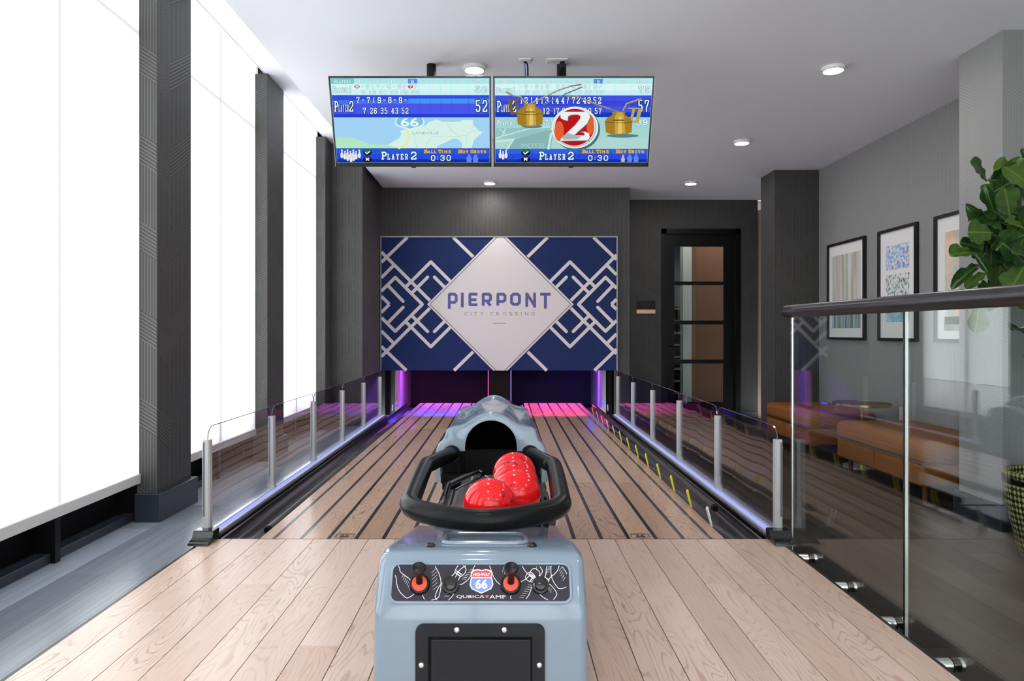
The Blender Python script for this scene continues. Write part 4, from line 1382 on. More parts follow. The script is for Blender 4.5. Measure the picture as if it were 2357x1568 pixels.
obj('plug_body', MB().lathe([(0.016, -0.011), (0.018, -0.03), (0.013, -0.05), (0.006, -0.055)], (cp, yo, CZ), 'z', 14), M_BLACK, pg, smooth=True)
obj('cord', MB().tube(smooth_path([Vector((cp, yo, CZ - 0.05)), Vector((cp - 0.01, yo + 0.01, CZ - 0.1)), Vector((cp + 0.01, yo + 0.02, CZ - 0.15)), Vector((cp, yo + 0.03, CZ - 0.19))], 5), 0.005, 8), M_MATTE, pg, smooth=True)

# ------------------------------------------------------------------ televisions
DTOP, DBOT = 4.48, 4.682
ZTOP, ZBOT = pz(175, DTOP), pz(384, DBOT)
TVH = math.hypot(ZTOP - ZBOT, DBOT - DTOP)
vdn = Vector((0, DBOT - DTOP, ZBOT - ZTOP)).normalized()      # down the screen
nout = Vector((0, vdn.z, -vdn.y))                             # out of the screen, towards the room
if nout.y > 0:
    nout = -nout
TWH = {'w': (0.85, 0.93, 0.93), 'o': (0.05, 0.30, 0.42)}


class Screen:
    """flat drawing in photo-crop coordinates on a tilted screen"""

    def __init__(self, xl, xr, corners, parent):
        (tlx, trx), (blx, brx), (ty, by) = corners
        self.c = corners
        self.parent = parent
        m = 0.012
        self.o = Vector((xl + m, DTOP, ZTOP)) + vdn * 0.014
        self.w = (xr - xl) - 2 * m
        self.h = TVH - 0.014 - 0.030
        self.layers = {}
        self.nz = 0

    def uv(self, x, y):
        (tlx, trx), (blx, brx), (ty, by) = self.c
        t = (y - ty) / (by - ty)
        l, r = tlx + (blx - tlx) * t, trx + (brx - trx) * t
        return (x - l) / (r - l) * self.w, t * self.h

    def begin(self):
        return MB()

    def flush(self, name, mb, color, strength=1.0, parent=None, sample=False):
        """mb holds crop coordinates; map them onto the screen"""
        self.nz += 1
        off = nout * (0.0022 + 0.00022 * self.nz)
        out = []
        for p in mb.v:
            u, v = self.uv(p[0], p[1])
            u, v = min(max(u, 0.0), self.w), min(max(v, 0.0), self.h)
            out.append(tuple(self.o + Vector((u, 0, 0)) + vdn * v + off))
        mb.v = out
        key = 'screen %s %.2f' % (str(color), strength)
        o = obj(name, mb, em(key, color, strength, sample), parent or self.parent, fix=False)
        if 'lettering' in name or 'heading' in name or name in ('column_line', 'can_shadow', 'dots', 'robot_icon', 'icon_mark', 'icon_disc', 'foul_dot', 'row_line', 'map_road', 'backdrop_line', 'emblem_glow'):
            o['kind'] = 'stuff'
        return o

    def words(self, items, fill='w', outline='o', name='lettering', grow=0.035, thin=0.012, font=False):
        a, b = MB(), MB()
        for it in items:
            s, x0, x1, y0, y1 = it
            if font:
                put_text(b, s, x0, x1, y1, y0, offset=thin)
            else:
                slab(a, s, x0, x1, y0, y1, 0.155, grow=0.15)
                slab(b, s, x0, x1, y0, y1, 0.155)
        if outline:
            self.flush(name + '_outline', a, TWH.get(outline, outline))
        self.flush(name, b, TWH.get(fill, fill))


def pin_icon(mb, cx, y0, y1):
    h = y1 - y0
    prof = [(0.0, 0.0), (0.075, 0.02), (0.095, 0.09), (0.075, 0.2), (0.065, 0.28), (0.11, 0.42), (0.16, 0.58), (0.165, 0.72), (0.13, 0.9), (0.08, 1.0)]
    pts = [(cx + x * h, y0 + y * h, 0) for x, y in prof] + [(cx - x * h, y0 + y * h, 0) for x, y in prof[::-1]]
    mb.poly(pts)


def pins(scr, spots):
    a, b, c = MB(), MB(), MB()
    for cx, y0, y1 in sorted(spots, key=lambda s: s[1]):
        a2, b2, c2 = MB(), MB(), MB()
        pin_icon(a2, cx + 3, y0 - 1, y1 + 3)
        pin_icon(b2, cx, y0, y1)
        h = y1 - y0
        c2.rect(cx - 0.07 * h, cx + 0.07 * h, y0 + 0.2 * h, y0 + 0.23 * h)
        scr.flush('pin_icon_shade', a2, (0.10, 0.12, 0.30))
        p = scr.flush('pin_icon', b2, (0.80, 0.82, 0.84))
        scr.flush('pin_stripe', c2, (0.55, 0.10, 0.12))


def check_icons(scr, cx, cy1, cy2, rx, ry):
    a = MB(); a.disc(cx, cy1, rx, 28, ry=ry); a.disc(cx, cy2, rx, 28, ry=ry)
    scr.flush('icon_disc', a, (0.005, 0.006, 0.008))
    g = MB(); g.disc(cx, cy1 - ry * 0.3, rx * 0.78, 24, ry=ry * 0.55)
    scr.flush('icon_gloss', g, (0.02, 0.22, 0.05))
    g = MB(); g.disc(cx, cy2 - ry * 0.4, rx * 0.7, 24, ry=ry * 0.35)
    scr.flush('icon_gloss', g, (0.10, 0.05, 0.06))
    w = MB()
    w.ribbon([(cx - rx * 0.45, cy1 + ry * 0.05), (cx - rx * 0.1, cy1 + ry * 0.45), (cx + rx * 0.5, cy1 - ry * 0.35)], rx * 0.24)
    w.ribbon([(cx - rx * 0.38, cy2 - ry * 0.42), (cx + rx * 0.38, cy2 + ry * 0.42)], rx * 0.26, caps=False)
    w.ribbon([(cx - rx * 0.38, cy2 + ry * 0.42), (cx + rx * 0.38, cy2 - ry * 0.42)], rx * 0.26, caps=False)
    scr.flush('icon_mark', w, (0.9, 0.93, 0.93))


def robots(scr, cxs, y0, y1, color):
    m = MB()
    h = y1 - y0
    for cx in cxs:
        m.disc(cx, y0 + 0.14 * h, 0.17 * h, 16)
        m.rect(cx - 0.22 * h, cx + 0.22 * h, y0 + 0.25 * h, y0 + 0.42 * h)
        m.poly([(cx - 0.30 * h, y0 + 0.42 * h, 0), (cx + 0.30 * h, y0 + 0.42 * h, 0), (cx + 0.34 * h, y0 + 0.6 * h, 0), (cx + 0.27 * h, y0 + 0.76 * h, 0), (cx + 0.29 * h, y1, 0), (cx - 0.29 * h, y1, 0), (cx - 0.27 * h, y0 + 0.76 * h, 0), (cx - 0.34 * h, y0 + 0.6 * h, 0)])
    scr.flush('robot_icon', m, color)


def bands(scr, x0, x1, rows, name):
    """horizontal colour bars (the bars of the display itself)"""
    for (y0, y1, c) in rows:
        m = MB(); m.rect(x0, x1, y0, y1)
        scr.flush(name, m, c)


def tv(xl, xr, corners, label, pole_x):
    t = thing('television', label, 'television', ((xl + xr) / 2, (DTOP + DBOT) / 2, CZ), 'ceiling hung score televisions')
    R = Matrix((Vector((1, 0, 0)), vdn, nout)).transposed().to_4x4()
    B = Matrix.Translation((xl, DTOP, ZTOP)) @ R
    w = xr - xl
    obj('cabinet', MB(B).box(0.0, w, 0, TVH, -0.045, -0.001), M_BLACK, t, bevel=(0.004, 2))
    fr = MB(B)
    fr.box(0, w, 0, 0.012, -0.002, 0.0045).box(0, w, TVH - 0.028, TVH, -0.002, 0.0045).box(0, 0.010, 0, TVH, -0.002, 0.0045).box(w - 0.010, w, 0, TVH, -0.002, 0.0045)
    obj('bezel', fr, pm('tv bezel black', (0.006, 0.006, 0.006), 0.2), t)
    obj('trim', MB(B).box(-0.003, 0.0, 0, TVH, -0.03, 0.003), M_ALU, t)
    obj('trim', MB(B).box(w, w + 0.003, 0, TVH, -0.03, 0.003), M_ALU, t)
    obj('sensor', MB(B).box(w * 0.5 - 0.016, w * 0.5 + 0.016, TVH - 0.006, TVH + 0.006, -0.004, 0.008), M_BLACKG, t, bevel=(0.002, 1))
    yb = F * (CZ - H) / (VY - 143)
    obj('mount_pole', MB().lathe([(0.033, 0.0), (0.033, ZTOP + 0.1 - CZ - 0.35)], (pole_x, yb + 0.05, CZ), 'z', 20), M_BLACK, t, smooth=40)
    obj('mount_arm', bx(pole_x - 0.05, pole_x + 0.05, DTOP + 0.13, yb + 0.07, ZTOP - 0.32, ZTOP - 0.24), M_BLACK, t)
    sc = MB(B); sc.rect(0.010, w - 0.010, 0.012, TVH - 0.028, 0.0018)
    panel = obj('screen', sc, em('screen backlight', (0.30, 0.50, 0.80), 1.0, True), t, fix=False)
    return Screen(xl, xr, corners, panel)


# ---- first screen (map)
s1 = tv(px(756, DTOP), px(1130, DTOP), ((118, 2262), (205, 2270), (175, 1345)), 'television showing a map and two players with equal scores of 52', px(990, 4.7))
bands(s1, 60, 2400, [(175, 250, (0.42, 0.80, 0.80)), (250, 330, (0.66, 0.92, 0.94)), (330, 405, (0.60, 0.88, 0.92)), (405, 470, (0.035, 0.07, 0.78)), (470, 520, (0.06, 0.18, 0.86)), (520, 600, (0.075, 0.09, 0.82)),
                     (600, 660, (0.06, 0.10, 0.86)), (660, 702, (0.02, 0.05, 0.60)), (702, 1146, (0.36, 0.64, 0.90)), (1146, 1225, (0.02, 0.10, 0.70)), (1225, 1300, (0.02, 0.07, 0.72)), (1300, 1346, (0.005, 0.03, 0.40))], 'screen_bar')
m = MB(); m.rect(118, 440, 175, 250); s1.flush('header_shade', m, (0.18, 0.60, 0.58))
m = MB(); m.rect(1168, 1292, 183, 243); s1.flush('frame_highlight', m, (0.10, 0.25, 0.80))
m = MB(); m.rect(1170, 2262, 448, 512); s1.flush('row_glow', m, (0.06, 0.30, 0.90))
gx = [440, 580, 722, 866, 1010, 1165, 1308, 1450, 1592, 1738, 1966]
m = MB()
for x in gx:
    m.rect(x - 2, x + 2, 183, 243)
    m.rect(x + 10, x + 13, 262, 385)
s1.flush('column_line', m, (0.35, 0.68, 0.72))
m = MB()
for x in gx:
    m.rect(x + 18, x + 21, 445, 660)
s1.flush('column_line', m, (0.02, 0.06, 0.62))
m = MB(); m.rect(100, 2280, 700, 706); m.rect(100, 2280, 402, 408); m.rect(100, 2280, 1143, 1149)
s1.flush('row_line', m, (0.01, 0.04, 0.30))
# map
land = MB()
land.poly([(190, 990, 0), (400, 990, 0), (520, 1030, 0), (640, 1085, 0), (890, 1095, 0), (1020, 1110, 0), (1040, 1143, 0), (195, 1143, 0)])
s1.flush('map_land', land, (0.45, 0.80, 0.55))
land = MB()
land.poly([(890, 1095, 0), (1040, 1000, 0), (1080, 940, 0), (1050, 900, 0), (1200, 850, 0), (1390, 830, 0), (1450, 775, 0), (1545, 735, 0), (1640, 770, 0), (1850, 770, 0), (1900, 745, 0), (2050, 745, 0), (2040, 800, 0), (2100, 870, 0), (2170, 920, 0), (2060, 1020, 0), (2020, 1143, 0), (1900, 1143, 0),
           (1895, 1060, 0), (1830, 1010, 0), (1760, 1010, 0), (1690, 1050, 0), (1560, 1110, 0), (1560, 1143, 0), (1030, 1143, 0)])
s1.flush('map_land', land, (0.66, 0.87, 0.80))
land = MB()
land.ribbon([(1380, 830), (1480, 900)], 8); land.ribbon([(1700, 780), (1740, 880), (1860, 970), (1960, 960), (2000, 910), (2100, 890), (2200, 910)], 12)
land.ribbon([(1410, 1143), (1430, 1050), (1500, 975), (1640, 970), (1860, 980)], 12); land.ribbon([(1250, 940), (1260, 1060), (1300, 1143)], 10); land.ribbon([(1960, 965), (1945, 1143)], 10)
s1.flush('map_road', land, (0.52, 0.78, 0.70))
land = MB(); land.ribbon([(1155, 880), (1160, 940), (1175, 1000), (1150, 1070), (1090, 1115), (1040, 1143)], 26)
s1.flush('map_route', land, (0.86, 0.82, 0.28))
SH2 = [(1010, 706), (1370, 706), (1375, 740), (1392, 780), (1370, 825), (1290, 858), (1190, 885), (1090, 855), (1010, 825), (985, 785), (1000, 745)]
land = MB(); land.poly([(x, y, 0) for x, y in SH2]); s1.flush('shield', land, (0.72, 0.90, 0.93))
land = MB(); land.poly([(1190 + (x - 1190) * 0.91, 706 + (y - 706) * 0.88, 0) for x, y in SH2]); s1.flush('shield_field', land, (0.20, 0.55, 0.78))
s1.words([('66', 1072, 1304, 716, 832)], fill=(0.78, 0.93, 0.95), outline=None, thin=0.02, font=True)
s1.words([('LANEVILLE', 1225, 1580, 907, 942)], fill=(0.22, 0.45, 0.52), outline=None, thin=0.0, font=True)
small = [('P', 172, 200, 195, 238), ('LAYERS', 204, 392, 203, 238), ('T', 2040, 2078, 195, 238), ('OTAL', 2080, 2200, 203, 238)]
for s, x in zip('1 2 3 4 5 7 8 9 10'.split(), (512, 655, 798, 940, 1085, 1375, 1520, 1665, 1850)):
    w = 34 if s == '10' else (12 if s == '1' else 20)
    small.append((s, x - w, x + w, 197, 238))
small += [('P', 150, 186, 285, 362), ('LAYER', 190, 350, 305, 362), ('1', 372, 396, 285, 362)]
for s, a, b in (('-', 540, 566), ('3', 600, 645), ('1', 680, 704), ('7', 745, 790), ('/', 818, 850), ('9', 888, 935), ('-', 967, 994), ('5', 1033, 1080), ('F', 1102, 1143), ('F', 1243, 1287)):
    small.append((s, a, b, 281 if s == '-' else 262, 288 if s == '-' else 308))
for s, a, b in (('8', 540, 585), ('12', 642, 730), ('31', 778, 863), ('40', 925, 1017), ('45', 1070, 1162), ('52', 1212, 1305)):
    small.append((s, a, b, 335, 382))
small.append(('52', 2074, 2232, 284, 366))
s1.words(small, fill=(0.86, 0.96, 0.95), outline=(0.10, 0.42, 0.45), grow=0.03, thin=0.006)
m = MB(); m.disc(480, 286, 36, 20, ry=26); m.disc(1200, 286, 36, 20, ry=26); s1.flush('foul_dot', m, (0.80, 0.05, 0.03))
s1.words([('8', 460, 502, 266, 306), ('7', 1180, 1220, 266, 306), ('6', 1210, 1247, 197, 238)], grow=0.03)
big = [('P', 168, 222, 482, 628), ('LAYER', 226, 366, 530, 628), ('2', 374, 428, 482, 628), ('52', 2080, 2238, 467, 632)]
for s, a, b in (('7', 470, 512), ('-', 545, 575), ('7', 612, 655), ('/', 690, 714), ('9', 755, 802), ('-', 832, 860), ('8', 898, 945), ('-', 975, 1003), ('9', 1042, 1088), ('-', 1120, 1147)):
    big.append((s, a, b, 461 if s == '-' else 426, 471 if s == '-' else 513))
for s, a, b in (('7', 557, 600), ('26', 655, 745), ('35', 797, 888), ('43', 940, 1032), ('52', 1080, 1172)):
    big.append((s, a, b, 572, 658))
big += [('P', 802, 876, 1190, 1305), ('LAYER', 882, 1165, 1222, 1305), ('2', 1202, 1280, 1190, 1305), ('0:30', 1475, 1745, 1240, 1322)]
s1.words(big, outline=(0.0, 0.04, 0.22), grow=0.04, thin=0.016)
s1.words([('B', 1382, 1430, 1165, 1210), ('ALL', 1436, 1545, 1174, 1210), ('T', 1575, 1620, 1165, 1210), ('IME', 1624, 1745, 1174, 1210), ('H', 1842, 1900, 1165, 1210), ('OT', 1904, 1980, 1174, 1210), ('S', 2012, 2054, 1165, 1210), ('HOTS', 2058, 2222, 1174, 1210)],
         fill=(0.88, 0.78, 0.02), outline=(0.60, 0.02, 0.01), name='heading', grow=0.06, thin=0.02)
m = MB()
for x in (718, 1345, 1788):
    m.rect(x - 2, x + 2, 1170, 1325)
s1.flush('column_line', m, (0.01, 0.04, 0.45))
pins(s1, [(270, 1158, 1280), (347, 1158, 1280), (425, 1158, 1280), (507, 1158, 1280), (312, 1177, 1300), (387, 1177, 1300), (463, 1177, 1300), (352, 1197, 1320), (432, 1197, 1320), (398, 1212, 1337)])
check_icons(s1, 619, 1200, 1298, 58, 42)
robots(s1, (1992, 2080), 1228, 1340, (0.12, 0.24, 0.80))

# ---- second screen (oil cans)
s2 = tv(px(1135, DTOP), px(1507, DTOP), ((88, 2068), (103, 2012), (372, 1452)), 'television showing two brass oil cans and a red emblem with a large 2', px(1295, 4.7))
bands(s2, 40, 2100, [(372, 440, (0.45, 0.82, 0.80)), (440, 520, (0.68, 0.92, 0.92)), (520, 585, (0.58, 0.86, 0.90)), (585, 650, (0.05, 0.08, 0.76)), (650, 720, (0.045, 0.06, 0.70)), (720, 800, (0.06, 0.09, 0.78)), (800, 860, (0.01, 0.04, 0.50)),
                     (860, 990, (0.36, 0.64, 0.66)), (990, 1130, (0.38, 0.66, 0.62)), (1130, 1272, (0.42, 0.68, 0.64)), (1272, 1340, (0.03, 0.12, 0.72)), (1340, 1410, (0.02, 0.07, 0.70)), (1410, 1453, (0.005, 0.03, 0.42))], 'screen_bar')
m = MB(); m.poly([(103, 1000, 0), (560, 1000, 0), (800, 1000, 0), (760, 1060, 0), (640, 1110, 0), (240, 1140, 0), (103, 1130, 0)]); s2.flush('backdrop_shape', m, (0.30, 0.55, 0.54))
m = MB(); m.poly([(300, 1160, 0), (760, 1030, 0), (830, 1030, 0), (800, 1272, 0), (280, 1272, 0)]); s2.flush('backdrop_shape', m, (0.24, 0.46, 0.45))
m = MB()
m.ribbon([(110, 1130), (520, 1010), (780, 985)], 14); m.ribbon([(110, 1180), (330, 1150), (250, 1270)], 22); m.ribbon([(150, 1010), (250, 1100)], 9); m.ribbon([(230, 1005), (180, 1110)], 14); m.ribbon([(770, 1270), (800, 1080), (860, 1030)], 30)
s2.flush('backdrop_line', m, (0.55, 0.80, 0.76))
s2.words([('MOTEL', 430, 740, 1200, 1262)], fill=(0.42, 0.66, 0.60), outline=None, thin=0.0, font=True)
m = MB(); m.rect(1327, 1440, 380, 437); s2.flush('frame_highlight', m, (0.10, 0.25, 0.80))
gx2 = [383, 518, 652, 783, 916, 1050, 1183, 1318, 1450, 1586, 1797]
m = MB()
for x in gx2:
    m.rect(x - 2, x + 2, 382, 437); m.rect(x + 8, x + 11, 455, 570)
s2.flush('column_line', m, (0.35, 0.68, 0.72))
m = MB()
for x in gx2:
    m.rect(x + 12, x + 15, 610, 830)
s2.flush('column_line', m, (0.02, 0.05, 0.55))
small = [('P', 135, 160, 395, 432), ('LAYERS', 163, 340, 403, 432), ('T', 1868, 1902, 395, 432), ('OTAL', 1904, 2012, 403, 432)]
for s, x in zip('1 2 3 4 5 6 7 9 10'.split(), (452, 585, 717, 848, 985, 1118, 1250, 1518, 1690)):
    w = 32 if s == '10' else (11 if s == '1' else 19)
    small.append((s, x - w, x + w, 396, 432))
small += [('P', 110, 144, 484, 548), ('LAYER', 148, 296, 500, 548), ('1', 314, 336, 484, 548), ('75', 1892, 2035, 470, 548)]
for s, a, b in (('-', 405, 430), ('5', 458, 500), ('-', 538, 562), ('5', 593, 637), ('1', 670, 692), ('5', 727, 768), ('X', 858, 900), ('7', 928, 965), ('1', 1000, 1018), ('5', 1062, 1098), ('4', 1126, 1165), ('6', 1195, 1238), ('/', 1262, 1287), ('6', 1327, 1370), ('/', 1395, 1420)):
    small.append((s, a, b, 474 if s == '-' else 456, 481 if s == '-' else 499))
for s, a, b in (('5', 470, 512), ('10', 567, 642), ('16', 697, 773), ('34', 822, 903), ('42', 958, 1042), ('49', 1090, 1172), ('65', 1218, 1306), ('75', 1352, 1441)):
    small.append((s, a, b, 526, 566))
small += [('P', 118, 152, 900, 965), ('LAYER', 156, 304, 918, 965), ('3', 322, 350, 900, 965), ('4', 722, 760, 872, 912), ('26', 690, 770, 940, 980), ('12', 560, 640, 940, 980), ('1', 797, 815, 872, 912), ('89', 1870, 2010, 888, 965)]
s2.words(small, fill=(0.86, 0.96, 0.95), outline=(0.10, 0.40, 0.43), grow=0.03, thin=0.006)
big = [('P', 114, 164, 652, 795), ('LAYER', 168, 300, 700, 795), ('2', 310, 360, 652, 795), ('57', 1890, 2025, 640, 795), ('8', 1366, 1400, 396, 432)]
for s, a, b in (('1', 412, 434), ('2', 460, 502), ('1', 540, 562), ('4', 590, 632), ('1', 672, 693), ('3', 720, 762), ('1', 803, 825), ('4', 852, 893), ('4', 924, 962), ('/', 993, 1018), ('7', 1058, 1096), ('2', 1115, 1156), ('4', 1195, 1236), ('3', 1250, 1293), ('5', 1325, 1363), ('2', 1385, 1425)):
    big.append((s, a, b, 606, 688))
for s, a, b in (('2', 440, 470), ('7', 585, 620), ('12', 698, 775), ('17', 828, 897), ('27', 935, 1020), ('50', 1215, 1300), ('57', 1345, 1430)):
    big.append((s, a, b, 740, 822))
big += [('P', 652, 720, 1310, 1418), ('LAYER', 726, 984, 1340, 1418), ('2', 1018, 1088, 1310, 1418), ('0:30', 1270, 1522, 1358, 1430)]
s2.words(big, outline=(0.0, 0.04, 0.22), grow=0.04, thin=0.016)
s2.words([('B', 1192, 1238, 1285, 1328), ('ALL', 1242, 1345, 1294, 1328), ('T', 1372, 1412, 1285, 1328), ('IME', 1416, 1528, 1294, 1328), ('H', 1618, 1672, 1285, 1328), ('OT', 1676, 1746, 1294, 1328), ('S', 1776, 1815, 1285, 1328), ('HOTS', 1819, 1970, 1294, 1328)],
         fill=(0.88, 0.78, 0.02), outline=(0.60, 0.02, 0.01), name='heading', grow=0.06, thin=0.02)
m = MB()
for x in (573, 1152, 1562):
    m.rect(x - 2, x + 2, 1295, 1430)
s2.flush('column_line', m, (0.01, 0.04, 0.45))
pins(s2, [(163, 1283, 1395), (237, 1283, 1395), (200, 1300, 1412)])
check_icons(s2, 484, 1322, 1408, 56, 40)
m = MB(); m.disc(1710, 1358, 16, 14, ry=14); s2.flush('robot_head', m, (0.75, 0.20, 0.12))
robots(s2, (1708,), 1366, 1445, (0.50, 0.52, 0.36))
robots(s2, (1792, 1872), 1345, 1445, (0.12, 0.24, 0.80))
m = MB()
for x, y in ((232, 1430), (258, 1412), (283, 1395), (305, 1418), (275, 1442), (345, 1412), (378, 1392)):
    m.rect(x, x + 12, y, y + 4)
s2.flush('dots', m, (0.10, 0.22, 0.80))


def oil_can(sc, cx, top, w, flip, spout, spoutw):
    """brass oil can with trigger handle, drawn on the display"""
    h = w * 0.62
    f = -1 if flip else 1
    hd = MB()
    hd.ribbon([(cx - f * w * 0.35, top - 45), (cx - f * w * 0.78, top - 40)], 16)
    hd.ribbon([(cx - f * w * 0.78, top - 40), (cx - f * w * 0.66, top + 140)], 46, caps=False)
    hd.ribbon([(cx - f * w * 0.55, top - 40), (cx - f * w * 0.45, top + 120)], 34, caps=False)
    hd.ribbon([(cx - f * w * 0.66, top + 130), (cx - f * w * 0.45, top + 118)], 26)
    sc.flush('can_handle', hd, (0.16, 0.11, 0.05) if not flip else (0.45, 0.38, 0.12))
    b = MB()
    b.poly([(cx - w * 0.24, top, 0), (cx + w * 0.24, top, 0), (cx + w * 0.22, top + 40, 0), (cx + w * 0.42, top + 80, 0), (cx + w * 0.5, top + 125, 0), (cx + w * 0.48, top + 265, 0), (cx + w * 0.3, top + 288, 0), (cx, top + 295, 0),
            (cx - w * 0.3, top + 288, 0), (cx - w * 0.46, top + 262, 0), (cx - w * 0.5, top + 125, 0), (cx - w * 0.42, top + 80, 0), (cx - w * 0.22, top + 40, 0)])
    sc.flush('can_body', b, (0.36, 0.21, 0.02))
    b = MB()
    b.poly([(cx - w * 0.05, top + 5, 0), (cx + w * 0.14, top + 5, 0), (cx + w * 0.2, top + 60, 0), (cx + w * 0.25, top + 280, 0), (cx - w * 0.12, top + 285, 0), (cx - w * 0.15, top + 70, 0)])
    sc.flush('can_shine', b, (0.56, 0.37, 0.05))
    b = MB()
    b.poly([(cx + w * 0.0, top + 60, 0), (cx + w * 0.10, top + 60, 0), (cx + w * 0.13, top + 280, 0), (cx - w * 0.02, top + 282, 0)])
    sc.flush('can_shine', b, (0.76, 0.56, 0.16))
    b = MB(); b.ribbon([(cx - w * 0.5, top + 128), (cx - w * 0.2, top + 142), (cx + w * 0.2, top + 142), (cx + w * 0.5, top + 128)], 7); b.ribbon([(cx - w * 0.2, top + 108), (cx + w * 0.2, top + 108)], 13, caps=False)
    sc.flush('can_seam', b, (0.12, 0.07, 0.01))
    b = MB(); b.ribbon(spout, spoutw); sc.flush('can_spout', b, (0.20, 0.20, 0.13))
    b = MB(); b.ribbon([(x, y - spoutw * 0.25) for x, y in spout], spoutw * 0.3); sc.flush('spout_shine', b, (0.55, 0.55, 0.42))


m = MB(); m.ribbon([(700, 700), (990, 560), (1180, 480)], 16); m.disc(560, 980, 130, 20, ry=22); m.disc(1700, 1100, 200, 24, ry=24); s2.flush('can_shadow', m, (0.08, 0.22, 0.30))
oil_can(s2, 530, 685, 330, False, [(240, 545), (320, 588), (410, 600), (470, 680)], 22)
m = MB(); m.ribbon([(530, 690), (700, 610), (870, 525), (1030, 470), (1165, 448)], 18); s2.flush('can_spout', m, (0.22, 0.22, 0.14))
m = MB(); m.ribbon([(530, 684), (700, 604), (870, 519), (1030, 464)], 6); s2.flush('spout_shine', m, (0.55, 0.55, 0.42))
oil_can(s2, 1645, 790, 345, True, [(1920, 630), (1830, 660), (1740, 690), (1700, 775)], 24)
m = MB(); m.ribbon([(985, 590), (1110, 595), (1220, 640), (1380, 705), (1530, 755), (1640, 785)], 20); s2.flush('can_spout', m, (0.20, 0.20, 0.18))
m = MB(); m.ribbon([(1110, 590), (1220, 634), (1380, 699), (1530, 749)], 6); s2.flush('spout_shine', m, (0.50, 0.50, 0.46))
# emblem
m = MB(); m.disc(1120, 1020, 292, 48, ry=272); s2.flush('emblem_shadow', m, (0.06, 0.16, 0.20))
m = MB(); m.disc(1097, 995, 293, 56, ry=270); s2.flush('emblem_ring', m, (0.80, 0.86, 0.87))
m = MB(); m.disc(1097, 997, 270, 56, ry=250); s2.flush('emblem_ring', m, (0.42, 0.50, 0.53))
m = MB(); m.disc(1092, 990, 258, 56, ry=242); s2.flush('emblem_ring', m, (0.82, 0.86, 0.86))
m = MB(); m.disc(1092, 990, 247, 56, ry=238); s2.flush('emblem_field', m, (0.50, 0.008, 0.012))
m = MB(); m.disc(900, 1040, 60, 24, ry=130); m.disc(1290, 960, 45, 24, ry=130); s2.flush('emblem_glow', m, (0.75, 0.12, 0.03))
two = [(915, 800), (960, 790), (1230, 790), (1275, 815), (1285, 865), (1250, 940), (1090, 1090), (1140, 1095), (1220, 1095), (1215, 1060), (1170, 1048), (1230, 1045), (1275, 1070), (1285, 1120), (1260, 1160), (915, 1165), (925, 1130), (1100, 960), (1160, 880), (1165, 845), (1130, 825), (1050, 828), (1010, 850), (1005, 905), (960, 895), (915, 870)]
m = MB(); m.poly([(x + 7, y + 8, 0) for x, y in two]); s2.flush('numeral_edge', m, (0.10, 0.11, 0.12))
m = MB(); m.poly([(x, y, 0) for x, y in two]); s2.flush('numeral', m, (0.84, 0.87, 0.88))
m = MB(); m.poly([(925, 1128, 0), (1000, 1060, 0), (1120, 1095, 0), (1180, 1105, 0), (1130, 1145, 0), (960, 1150, 0)]); s2.flush('numeral_shade', m, (0.42, 0.46, 0.48))

# ------------------------------------------------------------------ framed prints on the lounge wall
PX_ = RX
M_FRAME = pm('black picture frame', (0.010, 0.009, 0.009), 0.35)
M_MAT_ = pm('white picture mount', (0.80, 0.79, 0.79), 0.6)


def print_mat(name, cols, sx, sz, thr, soft):
    m, nt, b, o = new_mat(name)
    g = NT(nt)
    x, y, z = g.xyz()
    v = g.comb(0.0, g.m('MULTIPLY', y, sx), g.m('MULTIPLY', z, sz))
    a = g.noise(v, 1.0, 3.0, 0.4)
    bb = g.noise(g.comb(3.3, g.m('MULTIPLY', y, sx * 0.6), g.m('MULTIPLY', z, sz * 0.6)), 1.0, 2.0, 0.2)
    c = g.mix(g.step(bb, 0.35, 0.65), lin(cols[1]), lin(cols[2]))
    c = g.mix(g.step(a, thr - soft, thr + soft), lin(cols[0]), c)
    nt.links.new(c, b.inputs['Base Color'])
    b.inputs['Roughness'].default_value = 0.5
    return m


def framed(y0, y1, label, arts, group='framed prints on the lounge wall'):
    z0, z1 = 0.835, 1.868
    t = thing('framed_print', label, 'picture', (PX_, (y0 + y1) / 2, z0), group)
    w = 0.028
    fr = MB().box(PX_ - 0.03, PX_, y0, y1, z0, z0 + w).box(PX_ - 0.03, PX_, y0, y1, z1 - w, z1).box(PX_ - 0.03, PX_, y0, y0 + w, z0 + w, z1 - w).box(PX_ - 0.03, PX_, y1 - w, y1, z0 + w, z1 - w)
    obj('frame', fr, M_FRAME, t)
    obj('mount', bx(PX_ - 0.012, PX_ - 0.004, y0 + w, y1 - w, z0 + w, z1 - w), M_MAT_, t)
    for (a, b, c, d, m) in arts:
        ya, yb = y0 + (y1 - y0) * a, y0 + (y1 - y0) * b
        za, zb_ = z0 + (z1 - z0) * c, z0 + (z1 - z0) * d
        obj('artwork', bx(PX_ - 0.0135, PX_ - 0.012, ya, yb, za, zb_), m, t)
    return t


